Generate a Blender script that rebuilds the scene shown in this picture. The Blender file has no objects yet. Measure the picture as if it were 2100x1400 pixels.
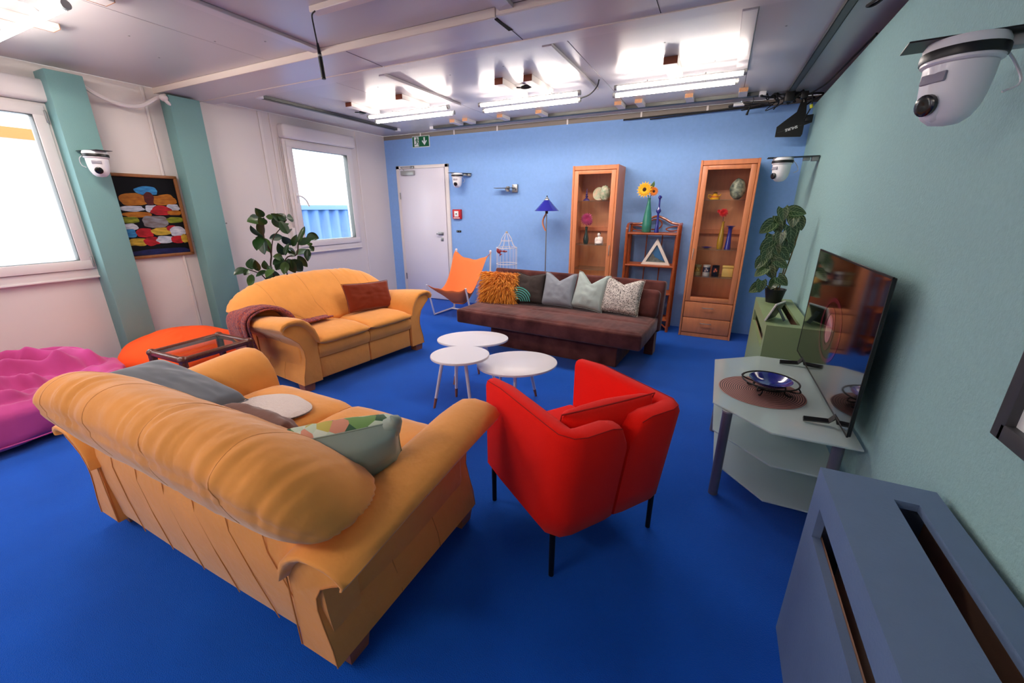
import bpy, bmesh, math, random
from mathutils import Vector, Matrix, noise
PI = math.pi
sc = bpy.context.scene
C = sc.collection

# ------------------------------------------------------------------ camera
cam = bpy.data.cameras.new('camera'); camo = bpy.data.objects.new('camera', cam); C.objects.link(camo)
cam.sensor_width = 36.0; cam.sensor_fit = 'HORIZONTAL'; cam.lens = 831.785/2100*36
cam.clip_start = 0.02; cam.clip_end = 200
yaw, pitch = -0.457, 0.3184
fw = Vector((math.sin(yaw)*math.cos(pitch), math.cos(yaw)*math.cos(pitch), -math.sin(pitch)))
rt = Vector((math.cos(yaw), -math.sin(yaw), 0)); up = rt.cross(fw)
R = Matrix((rt, up, -fw)).transposed()
camo.matrix_world = Matrix.Translation((0, 0, 1.443)) @ R.to_4x4()
sc.camera = camo

# ------------------------------------------------------------------ world, light, exposure
sc.view_settings.view_transform = 'Standard'; sc.view_settings.look = 'None'
sc.view_settings.gamma = 1.0; sc.view_settings.use_curve_mapping = False
sc.view_settings.exposure = 0.97
sc.cycles.use_denoising = True
sc.cycles.max_bounces = 8; sc.cycles.diffuse_bounces = 5; sc.cycles.glossy_bounces = 4
sc.cycles.transmission_bounces = 6; sc.cycles.transparent_max_bounces = 16
sc.cycles.caustics_reflective = False; sc.cycles.caustics_refractive = False
w = bpy.data.worlds.new('sky'); sc.world = w; w.use_nodes = True
w.node_tree.nodes['Background'].inputs[0].default_value = (0.88, 0.94, 1.0, 1)
w.node_tree.nodes['Background'].inputs[1].default_value = 3.2
TUBE = 36.0      # emission of the fluorescent tubes

XL, XR, D, H, YF = -4.905, 0.68, 5.42, 2.50, -2.4

# ------------------------------------------------------------------ materials
def lin(c):
    if isinstance(c, str):
        c = c.lstrip('#'); c = [int(c[i:i+2], 16)/255 for i in (0, 2, 4)]
    return tuple((x/12.92 if x <= .04045 else ((x+.055)/1.055)**2.4) for x in c) + (1,)
MATS = {}
def mat(name, col, rough=.6, metal=0, bump=0, bscale=200, var=0, vscale=4, col2=None, sheen=0, spec=.5, emit=0, wood=False, coat=0, detail=3):
    if name in MATS: return MATS[name]
    m = bpy.data.materials.new(name); m.use_nodes = True; nt = m.node_tree; N = nt.nodes; L = nt.links
    b = N['Principled BSDF']
    b.inputs['Base Color'].default_value = lin(col); b.inputs['Roughness'].default_value = rough
    b.inputs['Metallic'].default_value = metal; b.inputs['Specular IOR Level'].default_value = spec
    if sheen: b.inputs['Sheen Weight'].default_value = sheen; b.inputs['Sheen Roughness'].default_value = .4
    if coat: b.inputs['Coat Weight'].default_value = coat; b.inputs['Coat Roughness'].default_value = .08
    if emit:
        b.inputs['Emission Color'].default_value = lin(col); b.inputs['Emission Strength'].default_value = emit
    tc = N.new('ShaderNodeTexCoord'); src = tc.outputs['Object']
    if wood:
        mp = N.new('ShaderNodeMapping'); mp.inputs['Scale'].default_value = wood if isinstance(wood, tuple) else (14, 14, 1.2)
        L.new(src, mp.inputs[0]); src = mp.outputs[0]
    if var or wood:
        n = N.new('ShaderNodeTexNoise'); n.inputs['Scale'].default_value = vscale; n.inputs['Detail'].default_value = detail
        L.new(src, n.inputs['Vector'])
        r = N.new('ShaderNodeValToRGB'); r.color_ramp.elements[0].position = .3; r.color_ramp.elements[1].position = .7
        c1 = lin(col); k = 1-var
        r.color_ramp.elements[0].color = lin(col2) if col2 else (c1[0]*k, c1[1]*k, c1[2]*k, 1)
        r.color_ramp.elements[1].color = c1
        L.new(n.outputs['Fac'], r.inputs[0]); L.new(r.outputs[0], b.inputs['Base Color'])
    if bump:
        n2 = N.new('ShaderNodeTexNoise'); n2.inputs['Scale'].default_value = bscale; n2.inputs['Detail'].default_value = 2
        L.new(tc.outputs['Object'], n2.inputs['Vector'])
        bp = N.new('ShaderNodeBump'); bp.inputs['Strength'].default_value = bump; bp.inputs['Distance'].default_value = .01
        L.new(n2.outputs['Fac'], bp.inputs['Height']); L.new(bp.outputs[0], b.inputs['Normal'])
    MATS[name] = m; return m

def glass(name, tint=(1, 1, 1), gloss=1.0, rough=0.0, haze=0.0, hazecol='#9fb4b8', ior=1.45):
    m = bpy.data.materials.new(name); m.use_nodes = True; nt = m.node_tree; N = nt.nodes; L = nt.links
    N.remove(N['Principled BSDF']); out = N['Material Output']
    t = N.new('ShaderNodeBsdfTransparent'); t.inputs[0].default_value = (*tint, 1)
    g = N.new('ShaderNodeBsdfGlossy'); g.inputs['Roughness'].default_value = rough
    f = N.new('ShaderNodeFresnel'); f.inputs[0].default_value = ior
    mx = N.new('ShaderNodeMixShader'); base = t.outputs[0]
    if haze:
        d = N.new('ShaderNodeBsdfDiffuse'); d.inputs[0].default_value = lin(hazecol)
        h = N.new('ShaderNodeMixShader'); h.inputs[0].default_value = haze
        L.new(t.outputs[0], h.inputs[1]); L.new(d.outputs[0], h.inputs[2]); base = h.outputs[0]
    mu = N.new('ShaderNodeMath'); mu.operation = 'MULTIPLY'; mu.inputs[1].default_value = gloss
    ge = N.new('ShaderNodeNewGeometry'); iv = N.new('ShaderNodeMath'); iv.operation = 'SUBTRACT'; iv.inputs[0].default_value = 1
    m2 = N.new('ShaderNodeMath'); m2.operation = 'MULTIPLY'; L.new(ge.outputs['Backfacing'], iv.inputs[1]); L.new(iv.outputs[0], m2.inputs[1]); L.new(mu.outputs[0], m2.inputs[0])
    L.new(f.outputs[0], mu.inputs[0]); L.new(m2.outputs[0], mx.inputs[0]); L.new(base, mx.inputs[1]); L.new(g.outputs[0], mx.inputs[2])
    L.new(mx.outputs[0], out.inputs[0]); MATS[name] = m; return m

M_floor = mat('blue_carpet', '#105ac8', .95, bump=.5, bscale=260, var=.12, vscale=3, spec=.1, sheen=.15)
M_blue = mat('blue_wall_fabric', '#8cb6f0', .9, bump=.15, bscale=180, var=.05, vscale=30, spec=.2)
M_teal = mat('teal_wall_fabric', '#9ac0be', .9, bump=.35, bscale=120, var=.07, vscale=60, spec=.2)
M_pillar = mat('teal_pillar_paint', '#74a09e', .6, bump=.1, bscale=150)
M_white = mat('white_panel', '#e4dcd8', .45, bump=.03, bscale=60)
M_trim = mat('white_trim', '#e8e0dc', .4)
M_ceil = mat('ceiling_metal', '#c6c1c2', .28, spec=.6, bump=.02, bscale=20)
M_beam = mat('ceiling_beam', '#cfc9ca', .3, spec=.55)
M_cream = mat('cream_beam_edge', '#e2d4c8', .4)
M_beige = mat('beige_strip', '#8a8078', .7)
M_pvc = mat('white_pvc', '#eae4e2', .3)
M_dark = mat('dark_gap', '#141414', .9)
M_door = mat('white_door', '#e6e2ec', .35)
M_steel = mat('brushed_steel', '#9a9a9a', .35, metal=.9)
M_alu = mat('grey_rail', '#5e605e', .45, metal=.5)
M_lalu = mat('light_aluminium', '#a8aaa8', .4, metal=.6)
M_black = mat('black_plastic', '#0b0b0c', .4)
M_cable = mat('black_cable', '#0a0a0b', .6)
M_wplastic = mat('white_plastic', '#e8e6e8', .35, coat=.2)
M_chip = mat('chipboard', '#b98663', .8, var=.35, vscale=160, bump=.3, bscale=150)
M_block = mat('painted_batten', '#d9d3d0', .55)
M_sofa = mat('yellow_suede', '#f2a350', .75, bump=.25, bscale=26, var=.08, vscale=7, sheen=.35, spec=.2)
M_seam = mat('yellow_suede_seam', '#cc8440', .85)
M_foot = mat('beech_foot', '#b06a48', .5, var=.12, vscale=12, wood=True)
M_red = mat('red_fabric', '#fb1a0c', .85, bump=.25, bscale=350, var=.06, vscale=300, spec=.15, sheen=.1)
M_redseam = mat('red_seam', '#a80c06', .9)
M_brown = mat('brown_suede', '#70403b', .85, bump=.3, bscale=14, var=.35, vscale=6, col2='#452120', sheen=.25, spec=.15)
M_beech = mat('beech_veneer', '#da8658', .42, var=.14, vscale=3, wood=(10, 10, 1.5))
M_beech2 = mat('beech_inside_lightened', '#e39c70', .5, var=.14, vscale=3, wood=(10, 10, 1.5))  # paler copy of the veneer: cabinet interior brightness put into the colour
M_rattan = mat('rattan_cane', '#a84b1a', .4, var=.3, vscale=30, coat=.3)
M_rattan2 = mat('rattan_shelf', '#b25c2a', .45, var=.3, vscale=3, wood=(60, 8, 8))
M_glass = glass('clear_glass', (.99, .99, .99), .5)
M_shelfglass = glass('shelf_glass', (.86, .93, .9), 1.0, haze=.06)
M_wglass = glass('window_glass', (.98, .99, 1.0), .8)
M_frost = glass('frosted_table_glass', (.80, .87, .85), 1.2, rough=.06, haze=.58, hazecol='#dcecea')
M_smoke = glass('smoked_glass', (.88, .90, .90), 1.3)
M_tabletop = mat('white_lacquer', '#f1ecf0', .35)
M_wleg = mat('white_leg', '#e6e0e4', .4)
M_tip = mat('wood_leg_tip', '#9c5a3a', .5)
M_dkwood = mat('dark_cane_wood', '#70351d', .35, var=.55, vscale=3, wood=(30, 30, 30), coat=.4)
M_green = mat('green_paint', '#8a9c6e', .5, bump=.08, bscale=90)
M_bluebox = mat('slate_blue_paint', '#687e9e', .5, bump=.1, bscale=120, var=.05, vscale=15)
M_inner = mat('raw_mdf', '#b08a72', .7, var=.1, vscale=20)
M_rad = mat('radiator_white', '#c9c0b8', .4)
M_screen = mat('tv_screen', '#03060a', .05, spec=.9, coat=1.0)
M_lens = mat('lens_black', '#060608', .22, coat=.3)
M_pot = mat('black_pot', '#0c0c0d', .45)
M_navy = mat('navy_glass', '#1a2288', .15, coat=1)
M_pink = mat('pink_cotton', '#cc5096', .85, bump=.2, bscale=12, var=.15, vscale=3, sheen=.3, spec=.15, col2='#b03c76')
M_orange = mat('orange_cotton', '#ff5a22', .85, bump=.15, bscale=10, spec=.15, var=.06)
M_orange2 = mat('orange_canvas', '#ff8a50', .8, bump=.1, bscale=10, spec=.15)
M_iron = mat('black_iron', '#0d0c0d', .5, metal=.4)
M_stem = mat('plant_stem', '#3a2a1c', .8)
M_gold = mat('oak_picture_frame', '#9a6236', .45, var=.2, vscale=4, wood=(12, 12, 12))

# ------------------------------------------------------------------ mesh building
class MB:
    def __init__(s): s.v = []; s.f = []; s.m = []; s.uv = {}
    def add(s, vs, fs, mi=0, M=None):
        o = len(s.v)
        for p in vs: s.v.append(tuple(M @ Vector(p)) if M else tuple(p))
        for f in fs: s.f.append(tuple(i+o for i in f)); s.m.append(mi)
        return s
    def box(s, a, b, mi=0, M=None):
        (x0, y0, z0), (x1, y1, z1) = a, b
        vs = [(x0,y0,z0),(x1,y0,z0),(x1,y1,z0),(x0,y1,z0),(x0,y0,z1),(x1,y0,z1),(x1,y1,z1),(x0,y1,z1)]
        return s.add(vs, [(0,3,2,1),(4,5,6,7),(0,1,5,4),(1,2,6,5),(2,3,7,6),(3,0,4,7)], mi, M)
    def rbox(s, a, b, r=.01, seg=2, mi=0, M=None):
        bm = bmesh.new(); bmesh.ops.create_cube(bm, size=1)
        for v in bm.verts: v.co = Vector([a[i]+(v.co[i]+.5)*(b[i]-a[i]) for i in range(3)])
        bmesh.ops.bevel(bm, geom=bm.edges[:], offset=r, segments=seg, affect='EDGES', profile=.5)
        bm.verts.ensure_lookup_table(); bm.verts.index_update()
        s.add([v.co[:] for v in bm.verts], [[v.index for v in f.verts] for f in bm.faces], mi, M); bm.free(); return s
    def tube(s, pts, r=.005, n=8, mi=0, closed=False, M=None, cap=True):
        pts = [Vector(p) for p in pts]; k = len(pts); vs = []; fs = []; ref = None
        for i, p in enumerate(pts):
            if closed: t = pts[(i+1) % k]-pts[i-1]
            else: t = pts[min(i+1, k-1)]-pts[max(i-1, 0)]
            if t.length < 1e-9: t = Vector((0, 0, 1))
            t.normalize()
            if ref is None:
                ref = Vector((0, 0, 1)) if abs(t.z) < .9 else Vector((1, 0, 0))
            a = (ref - t*ref.dot(t));
            if a.length < 1e-6: a = t.orthogonal()
            a.normalize(); b = t.cross(a); ref = a
            rr = r[i] if isinstance(r, (list, tuple)) else r
            for j in range(n):
                an = 2*PI*j/n; vs.append(p + a*math.cos(an)*rr + b*math.sin(an)*rr)
        for i in range(k if closed else k-1):
            for j in range(n):
                i2 = (i+1) % k; fs.append((i*n+j, i*n+(j+1) % n, i2*n+(j+1) % n, i2*n+j))
        if cap and not closed: fs += [tuple(range(n))[::-1], tuple((k-1)*n+j for j in range(n))]
        return s.add(vs, fs, mi, M)
    def cyl(s, p0, p1, r0, r1=None, n=16, mi=0, M=None): return s.tube([p0, p1], [r0, r0 if r1 is None else r1], n, mi, M=M)
    def lathe(s, prof, c=(0, 0, 0), n=24, mi=0, M=None, sx=1, sy=1):
        vs = []; fs = []; k = len(prof)
        for r, z in prof:
            for j in range(n):
                a = 2*PI*j/n; vs.append((c[0]+r*sx*math.cos(a), c[1]+r*sy*math.sin(a), c[2]+z))
        for i in range(k-1):
            for j in range(n): fs.append((i*n+j, i*n+(j+1) % n, (i+1)*n+(j+1) % n, (i+1)*n+j))
        if prof[0][0] > 1e-5: fs.append(tuple(range(n))[::-1])
        if prof[-1][0] > 1e-5: fs.append(tuple((k-1)*n+j for j in range(n)))
        return s.add(vs, fs, mi, M)
    def ell(s, c, r, n=16, mi=0, M=None):
        pr = [(max(math.sin(PI*i/n), 1e-4)*1.0, -math.cos(PI*i/n)) for i in range(n+1)]
        T = Matrix.Translation(c) @ Matrix.Diagonal((r[0], r[1], r[2], 1))
        return s.lathe(pr, n=n*2, mi=mi, M=(M @ T if M else T))
    def loft(s, secs, mi=0, M=None, cap=True, closed=True):
        n = len(secs[0]); vs = [p for q in secs for p in q]; fs = []
        for i in range(len(secs)-1):
            for j in range(n if closed else n-1): fs.append((i*n+j, i*n+(j+1) % n, (i+1)*n+(j+1) % n, (i+1)*n+j))
        if cap: fs += [tuple(range(n))[::-1], tuple((len(secs)-1)*n+j for j in range(n))]
        return s.add(vs, fs, mi, M)
    def prism(s, poly, a, b, axis='z', mi=0, M=None):
        def P(p, t): return {'z': (p[0], p[1], t), 'y': (p[0], t, p[1]), 'x': (t, p[0], p[1])}[axis]
        return s.loft([[P(p, a) for p in poly], [P(p, b) for p in poly]], mi, M)
    def grid(s, fn, nu, nv, mi=0, M=None):
        vs = [fn(i/nu, j/nv) for i in range(nu+1) for j in range(nv+1)]
        fs = [(i*(nv+1)+j, (i+1)*(nv+1)+j, (i+1)*(nv+1)+j+1, i*(nv+1)+j+1) for i in range(nu) for j in range(nv)]
        return s.add(vs, fs, mi, M)

def obj(name, mb, m, parent=None, ang=40, fix=True, solid=0, sub=0, loc=None):
    me = bpy.data.meshes.new(name); me.from_pydata(mb.v, [], mb.f)
    ms = m if isinstance(m, (list, tuple)) else [m]
    for x in ms: me.materials.append(x)
    me.polygons.foreach_set('material_index', mb.m)
    if fix:
        bm = bmesh.new(); bm.from_mesh(me); bmesh.ops.recalc_face_normals(bm, faces=bm.faces[:]); bm.to_mesh(me); bm.free()
    me.polygons.foreach_set('use_smooth', [True]*len(me.polygons))
    me.set_sharp_from_angle(angle=math.radians(ang)); me.update()
    o = bpy.data.objects.new(name, me); C.objects.link(o)
    if parent: o.parent = parent
    if loc: o.location = loc
    if solid: md = o.modifiers.new('solid', 'SOLIDIFY'); md.thickness = solid; md.offset = 0
    if sub: md = o.modifiers.new('sub', 'SUBSURF'); md.levels = sub; md.render_levels = sub
    return o
def tag(o, label, cat, group=None):
    o['label'] = label; o['category'] = cat
    if group: o['group'] = group
    return o
def thing(name, label, cat, loc=(0, 0, 0), rz=0, group=None, rot=None):
    o = bpy.data.objects.new(name, None); C.objects.link(o); o.empty_display_size = .1
    o.location = loc; o.rotation_euler = rot if rot else (0, 0, math.radians(rz)); return tag(o, label, cat, group)
def struct(name, mb, m, **k):
    o = obj(name, mb, m, **k)
    if not k.get('parent'): o['kind'] = 'structure'
    return o
def dup(root, label=None, loc=None, rot=None):
    r = root.copy(); C.objects.link(r)
    if label: r['label'] = label
    if loc: r.location = loc
    if rot is not None: r.rotation_euler = rot
    for ch in list(root.children):
        c = ch.copy(); C.objects.link(c); c.parent = r
        for g in list(ch.children):
            d = g.copy(); C.objects.link(d); d.parent = c
    return r
def bez(pts, n=12):
    """Catmull-Rom through points"""
    P = [Vector(p) for p in pts]; P = [P[0]*2-P[1]]+P+[P[-1]*2-P[-2]]; out = []
    for i in range(1, len(P)-2):
        for k in range(n):
            t = k/n; a, b, c, d = P[i-1], P[i], P[i+1], P[i+2]
            out.append(.5*((2*b)+(c-a)*t+(2*a-5*b+4*c-d)*t*t+(3*b-a-3*c+d)*t**3))
    out.append(P[-2]); return out
def text_mesh(name, body, size, m, parent, M, extrude=.0005, bold=False):
    cu = bpy.data.curves.new(name, 'FONT'); cu.body = body; cu.size = size; cu.extrude = extrude
    cu.align_x = 'CENTER'; cu.align_y = 'CENTER'; cu.resolution_u = 3
    if bold: cu.offset = size*.02
    t = bpy.data.objects.new(name+'_tmp', cu); C.objects.link(t)
    me = bpy.data.meshes.new_from_object(t.evaluated_get(bpy.context.evaluated_depsgraph_get()))
    bpy.data.objects.remove(t); me.materials.clear(); me.materials.append(m)
    o = bpy.data.objects.new(name, me); C.objects.link(o); o.parent = parent; o.matrix_local = M; return o
def Rx(a): return Matrix.Rotation(math.radians(a), 4, 'X')
def Ry(a): return Matrix.Rotation(math.radians(a), 4, 'Y')
def Rz(a): return Matrix.Rotation(math.radians(a), 4, 'Z')
T = Matrix.Translation
def nz(x, y, z): return noise.noise(Vector((x, y, z)))

# ================================================================== SETTING
struct('floor', MB().box((XL-.1, YF-.1, -.05), (1.0, D+.1, 0)), M_floor)
struct('wall_back', MB().box((XL-.1, D, -.05), (1.0, D+.12, 2.44)), M_blue)
strip = struct('trim_1', MB().box((XL-.1, D+.005, 2.44), (1.0, D+.12, H)), M_beige)
for k, x in enumerate((-4.2, -3.6, -2.9, -1.9, -1.0, -.3)):
    obj('joint_cover', MB().box((x, D-.001, 2.435), (x+.02, D+.01, H)), M_trim, parent=strip)
# the teal fabric wall stands in front of the container wall, with an open gap along its top
struct('wall_right', MB().box((XR, YF, 0), (XR+.03, D, 2.405)), M_teal)
struct('wall_right_outer', MB().box((.95, YF, 0), (1.05, D, H)), M_dark)  # near-black: the gap's shade is put into this wall's colour
struct('wall_front', MB().box((XL-.1, YF-.12, -.05), (1.0, YF, H)), M_white)
# left wall with two window openings
W1 = (.55, 1.63, .87, 2.36); W2 = (3.62, 4.70, .88, 2.38)
wl = MB()
def wall_seg(y0, y1, z0, z1): wl.box((XL-.09, y0, z0), (XL, y1, z1))
W3 = (-1.9, -.8, .87, 2.36)
wall_seg(YF, W3[0], 0, H); wall_seg(W3[1], W1[0], 0, H); wall_seg(W1[1], W2[0], 0, H); wall_seg(W2[1], D, 0, H)
for w_ in (W1, W2, W3): wall_seg(w_[0], w_[1], 0, w_[2]); wall_seg(w_[0], w_[1], w_[3], H)
wlo = struct('wall_left', wl, M_white)
for y0, y1 in ((3.385, 3.42), (3.52, 3.54), (4.82, 4.85), (2.30, 2.32)):
    obj('joint_cover', MB().rbox((XL-.002, y0, .02), (XL+.012, y1, 2.49), .003, 1), M_trim, parent=wlo)
for (y, z) in ((2.44, 1.11), (2.80, 1.28)):
    obj('screw', MB().cyl((XL, y, z), (XL+.006, y, z), .008, n=10), M_steel, parent=wlo)

# ceiling: two containers, each of big metal panels, with battens over their joints
cb = struct('ceiling', MB().box((XL-.1, YF-.1, H+.012), (1.05, D+.1, H+.08)), M_ceil)
xs = [XL, -3.235, -2.68, -1.08, 0.03, 1.0]
for y0, y1 in ((YF, 2.40), (2.95, D)):
    for a, b in zip(xs[:-1], xs[1:]):
        obj('panel', MB().rbox((a+.002, y0+.002, H), (b-.002, y1-.002, H+.014), .0015, 1), M_ceil, parent=cb)
bt = []
for i, (x0, x1, y0, y1) in enumerate(((-2.74, -2.66, YF, 2.40), (-1.26, -1.17, YF, 2.40), (-2.71, -2.65, 3.0, 4.16), (-1.25, -1.18, 3.0, 4.22), (-.05, .03, 3.0, 4.24))):
    struct('trim_%d' % (i+2), MB().rbox((x0, y0, H-.022), (x1, y1, H), .003, 1), M_beam)
struct('trim_7', MB().rbox((-2.20, 1.93, H-.03), (-1.27, 1.99, H), .003, 1), M_cream)
struct('trim_8', MB().rbox((-1.15, 1.93, H-.03), (.6, 1.99, H), .003, 1), M_cream)
bm_ = struct('ceiling_beam', MB().box((XL, 2.405, 2.456), (1.0, 2.765, 2.56)).box((XL, 2.765, 2.466), (1.0, 2.935, 2.56)), M_beam)
obj('edge_strip', MB().rbox((XL, 2.396, 2.452), (-1.285, 2.407, H), .002, 1), M_cream, parent=bm_)
obj('edge_strip', MB().rbox((-1.28, 2.399, 2.463), (1.0, 2.407, H), .002, 1), M_cream, parent=bm_)
obj('edge_strip', MB().rbox((XL, 2.762, 2.452), (-2.45, 2.772, 2.47), .002, 1), M_cream, parent=bm_)
obj('edge_strip', MB().rbox((-2.44, 2.765, 2.452), (1.0, 2.780, 2.47), .002, 1), M_cream, parent=bm_)
for x in (-2.45, -1.283, -.45):
    obj('seam', MB().box((x, 2.41, 2.4548), (x+.004, 2.76, 2.457)), M_dark, parent=bm_)
obj('loose_flap', MB().add([(-1.285, 2.42, 2.452), (-1.27, 2.60, 2.455), (-1.30, 2.60, 2.453), (-1.30, 2.42, 2.451), (-1.285, 2.42, 2.457), (-1.27, 2.6, 2.457), (-1.3, 2.6, 2.457), (-1.3, 2.42, 2.457)], [(0,3,2,1),(4,5,6,7),(0,1,5,4),(1,2,6,5),(2,3,7,6),(3,0,4,7)]), M_dark, parent=bm_)
sd = MB()
for (x, y) in ((-3.6, 1.7), (-3.2, 2.0), (-2.9, 2.15), (-3.9, 2.0), (-2.2, 3.3), (-.5, 3.35), (-1.7, 3.3), (-3.0, 3.3), (-.2, 3.9), (-2.9, 4.3), (-1.4, 3.7), (.2, 3.4)):
    sd.lathe([(.006, -.002), (.006, .001)], (x, y, H), n=8)
obj('screw', sd, M_steel, parent=cb)['kind'] = 'stuff'

# ---- windows
def window(n, w_, handle_low):
    y0, y1, z0, z1 = w_; x = XL
    zt = z1-.14
    def fr(a0, a1, b0, b1, t, xx0, xx1, r=.006):
        m = MB()
        m.rbox((xx0, a0, b0), (xx1, a1, b0+t), r); m.rbox((xx0, a0, b1-t), (xx1, a1, b1), r)
        m.rbox((xx0, a0, b0+t-.004), (xx1, a0+t, b1-t+.004), r); m.rbox((xx0, a1-t, b0+t-.004), (xx1, a1, b1-t+.004), r); return m
    root = struct('window_%d' % n, fr(y0, y1, z0, zt, .065, x-.08, x+.035), M_pvc)
    obj('window_sash', fr(y0+.035, y1-.035, z0+.07, zt-.02, .075, x-.06, x+.055), M_pvc, parent=root)
    obj('pane', MB().box((x-.02, y0+.10, z0+.135), (x-.012, y1-.10, zt-.085)), M_wglass, parent=root)
    obj('gasket', fr(y0+.108, y1-.108, z0+.143, zt-.093, .006, x-.022, x+.048, .001), M_alu, parent=root)
    obj('shutter_box', MB().rbox((x-.08, y0-.01, zt+.002), (x+.10, y1+.02, z1+.02), .03, 4), M_pvc, parent=root)
    hg = MB()
    for z in (zt-.10, z0+.13): hg.rbox((x+.03, y1-.045, z-.045), (x+.065, y1-.030, z+.045), .004, 1)
    if n == 1: obj('hinge', hg, M_lalu, parent=root)
    yh = y0+.075
    hd = MB().rbox((x+.05, yh-.014, 1.50), (x+.062, yh+.014, 1.62), .004).cyl((x+.06, yh, 1.585), (x+.10, yh, 1.585), .010)
    hd.tube(bez([(x+.10, yh, 1.585), (x+.105, yh+.03, 1.575), (x+.10, yh+.09, 1.53), (x+.098, yh+.12, 1.46)], 5), [.011]*16, 8)
    obj('handle', hd, M_wplastic, parent=root)
    obj('sill_board', MB().rbox((x-.01, y0+.0, z0-.012), (x+.045, y1, z0+.004), .004), M_pvc, parent=root)
    return root
window(1, W1, 0)
w2 = window(2, W2, 0)
window(3, W3, 0)
wb = MB()
for y in (3.585, 3.602): wb.rbox((XL, y, .95), (XL+.02, y+.010, 2.24), .003, 1)
obj('shutter_strap', wb, M_trim, parent=w2)
obj('strap_winder', MB().rbox((XL, 3.575, 1.05), (XL+.03, 3.615, 1.2), .005), M_pvc, parent=w2)

# ---- pillars
for i, (y0, y1, xf) in enumerate(((1.615, 1.84, -4.72), (2.435, 2.705, -4.75))):
    p = struct('pillar_%d' % (i+1), MB().rbox((XL, y0, 0), (xf, y1, 2.44), .006), M_pillar)

# ---- door
dr = struct('door_1', MB().rbox((-4.625, D-.035, .012), (-3.775, D-.005, 2.01), .004), M_door)
fm = MB().rbox((-4.692, D-.022, 0), (-4.63, D+.01, 2.06), .004).rbox((-3.768, D-.022, 0), (-3.706, D+.01, 2.06), .004).rbox((-4.692, D-.022, 2.014), (-3.706, D+.01, 2.06), .004)
obj('door_frame', fm, M_trim, parent=dr)
obj('door_handle', MB().rbox((-3.93, D-.043, 1.035), (-3.835, D-.034, 1.08), .002).cyl((-3.85, D-.04, 1.058), (-3.85, D-.085, 1.058), .009).rbox((-3.93, D-.095, 1.048), (-3.842, D-.078, 1.068), .004), M_steel, parent=dr)
obj('lock', MB().rbox((-3.885, D-.043, .945), (-3.84, D-.034, 1.0), .002).cyl((-3.862, D-.04, .972), (-3.862, D-.055, .972), .012), M_steel, parent=dr)
obj('door_closer', MB().rbox((-4.56, D-.08, 1.92), (-4.31, D-.034, 1.985), .006), M_lalu, parent=dr)
obj('closer_arm', MB().tube([(-4.5, D-.06, 1.99), (-4.53, D-.10, 2.035), (-4.36, D-.05, 2.035)], .006, 6).rbox((-4.40, D-.04, 2.02), (-4.33, D-.02, 2.05), .003), M_steel, parent=dr)
for z in (1.62, .35): obj('hinge', MB().cyl((-4.628, D-.04, z-.05), (-4.628, D-.04, z+.05), .009), M_steel, parent=dr)

# ================================================================== OUTSIDE
struct('ground_outside', MB().box((-16, -4, -.35), (XL-.12, 14, -.3)), mat('concrete_yard', '#c8ccd0', .9))
oc = thing('shipping_container', 'pale blue corrugated container standing outside the small window', 'container', (-7.9, 6.9, -.3))
cm = MB(); n = 34
pts = []
for k in range(n):
    y = -1.15+2.3*k/n; dx = .05 if (k % 4 in (1, 2)) else 0
    pts.append((dx, y))
cm.loft([[(p[0], p[1], .1) for p in pts], [(p[0], p[1], 1.72) for p in pts]], cap=False, closed=False)
M_cont = mat('blue_container_paint', '#44689c', .5, var=.3, vscale=2)
obj('corrugated_wall', cm, M_cont, oc, ang=20, fix=False, solid=.004)
obj('top_rail', MB().rbox((-.06, -1.2, 1.70), (.07, 1.2, 1.80), .01), mat('container_rail', '#4a6a8c', .5), oc)
obj('bottom_rail', MB().rbox((-.06, -1.2, 0), (.07, 1.2, .12), .01), MATS['container_rail'], oc)
for y in (-1.2, 1.14): obj('corner_post', MB().rbox((-.06, y, 0), (.07, y+.06, 1.8), .01), MATS['container_rail'], oc)
obj('container_body', MB().box((-1.5, -1.18, .02), (-.02, 1.18, 1.75)), M_cont, oc)
nb = thing('white_building', 'white building with an orange band seen through the large left window', 'building', (-9.0, .5, -.3))
obj('wall', MB().box((-.4, -4, 0), (0, 2.3, 4.2)), mat('white_render', '#f6f6f4', .9), nb)
obj('fascia_band', MB().box((.0, -4, 2.66), (.05, 2.26, 2.80)), mat('orange_fascia', '#b8642e', .7), nb)
obj('roof_edge', MB().box((-.45, -4, 4.2), (.12, 2.36, 4.3)), M_trim, nb)

# ================================================================== CEILING FITTINGS
M_tube = mat('tube_light', '#fff2e6', .5, emit=TUBE)
def lamp(x0, x1, y, label, z=2.40, group=None, cable=False):
    r = thing('fluorescent_lamp', label, 'lamp', ((x0+x1)/2, y, z), 0); L = (x1-x0)/2
    for s, dx, dz in ((-1, .02, .008), (1, -.03, -.008)):
        tb = MB().cyl((-L+dx+.02, s*.085, dz), (L+dx-.02, s*.085, dz), .019, n=20)
        for i, f_ in enumerate(tb.f):   # the upper third of an LED tube is its closed white back
            if sum(tb.v[q][2] for q in f_)/len(f_)-dz > .007: tb.m[i] = 1
        obj('tube', tb, [M_tube, M_wplastic], r)
        for xa in (-L+dx, L+dx-.025): obj('end_cap', MB().cyl((xa, s*.085, dz), (xa+.025, s*.085, dz), .021, n=14), M_lalu, r)
    for x in (-L*.45, L*.45):
        obj('clip', MB().tube([(x, -.11, .0), (x, -.06, .035), (x, .06, .035), (x, .11, .0)], .003, 5).cyl((x, 0, .035), (x, 0, .06), .004, n=6), M_steel, r)
    if cable: obj('cable', MB().tube(bez([(L-.04, .08, 0), (L+.06, .06, .02), (L+.14, 0, .06), (L+.17, -.05, .10)], 6), .006, 6), M_cable, r)
    return r
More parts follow.
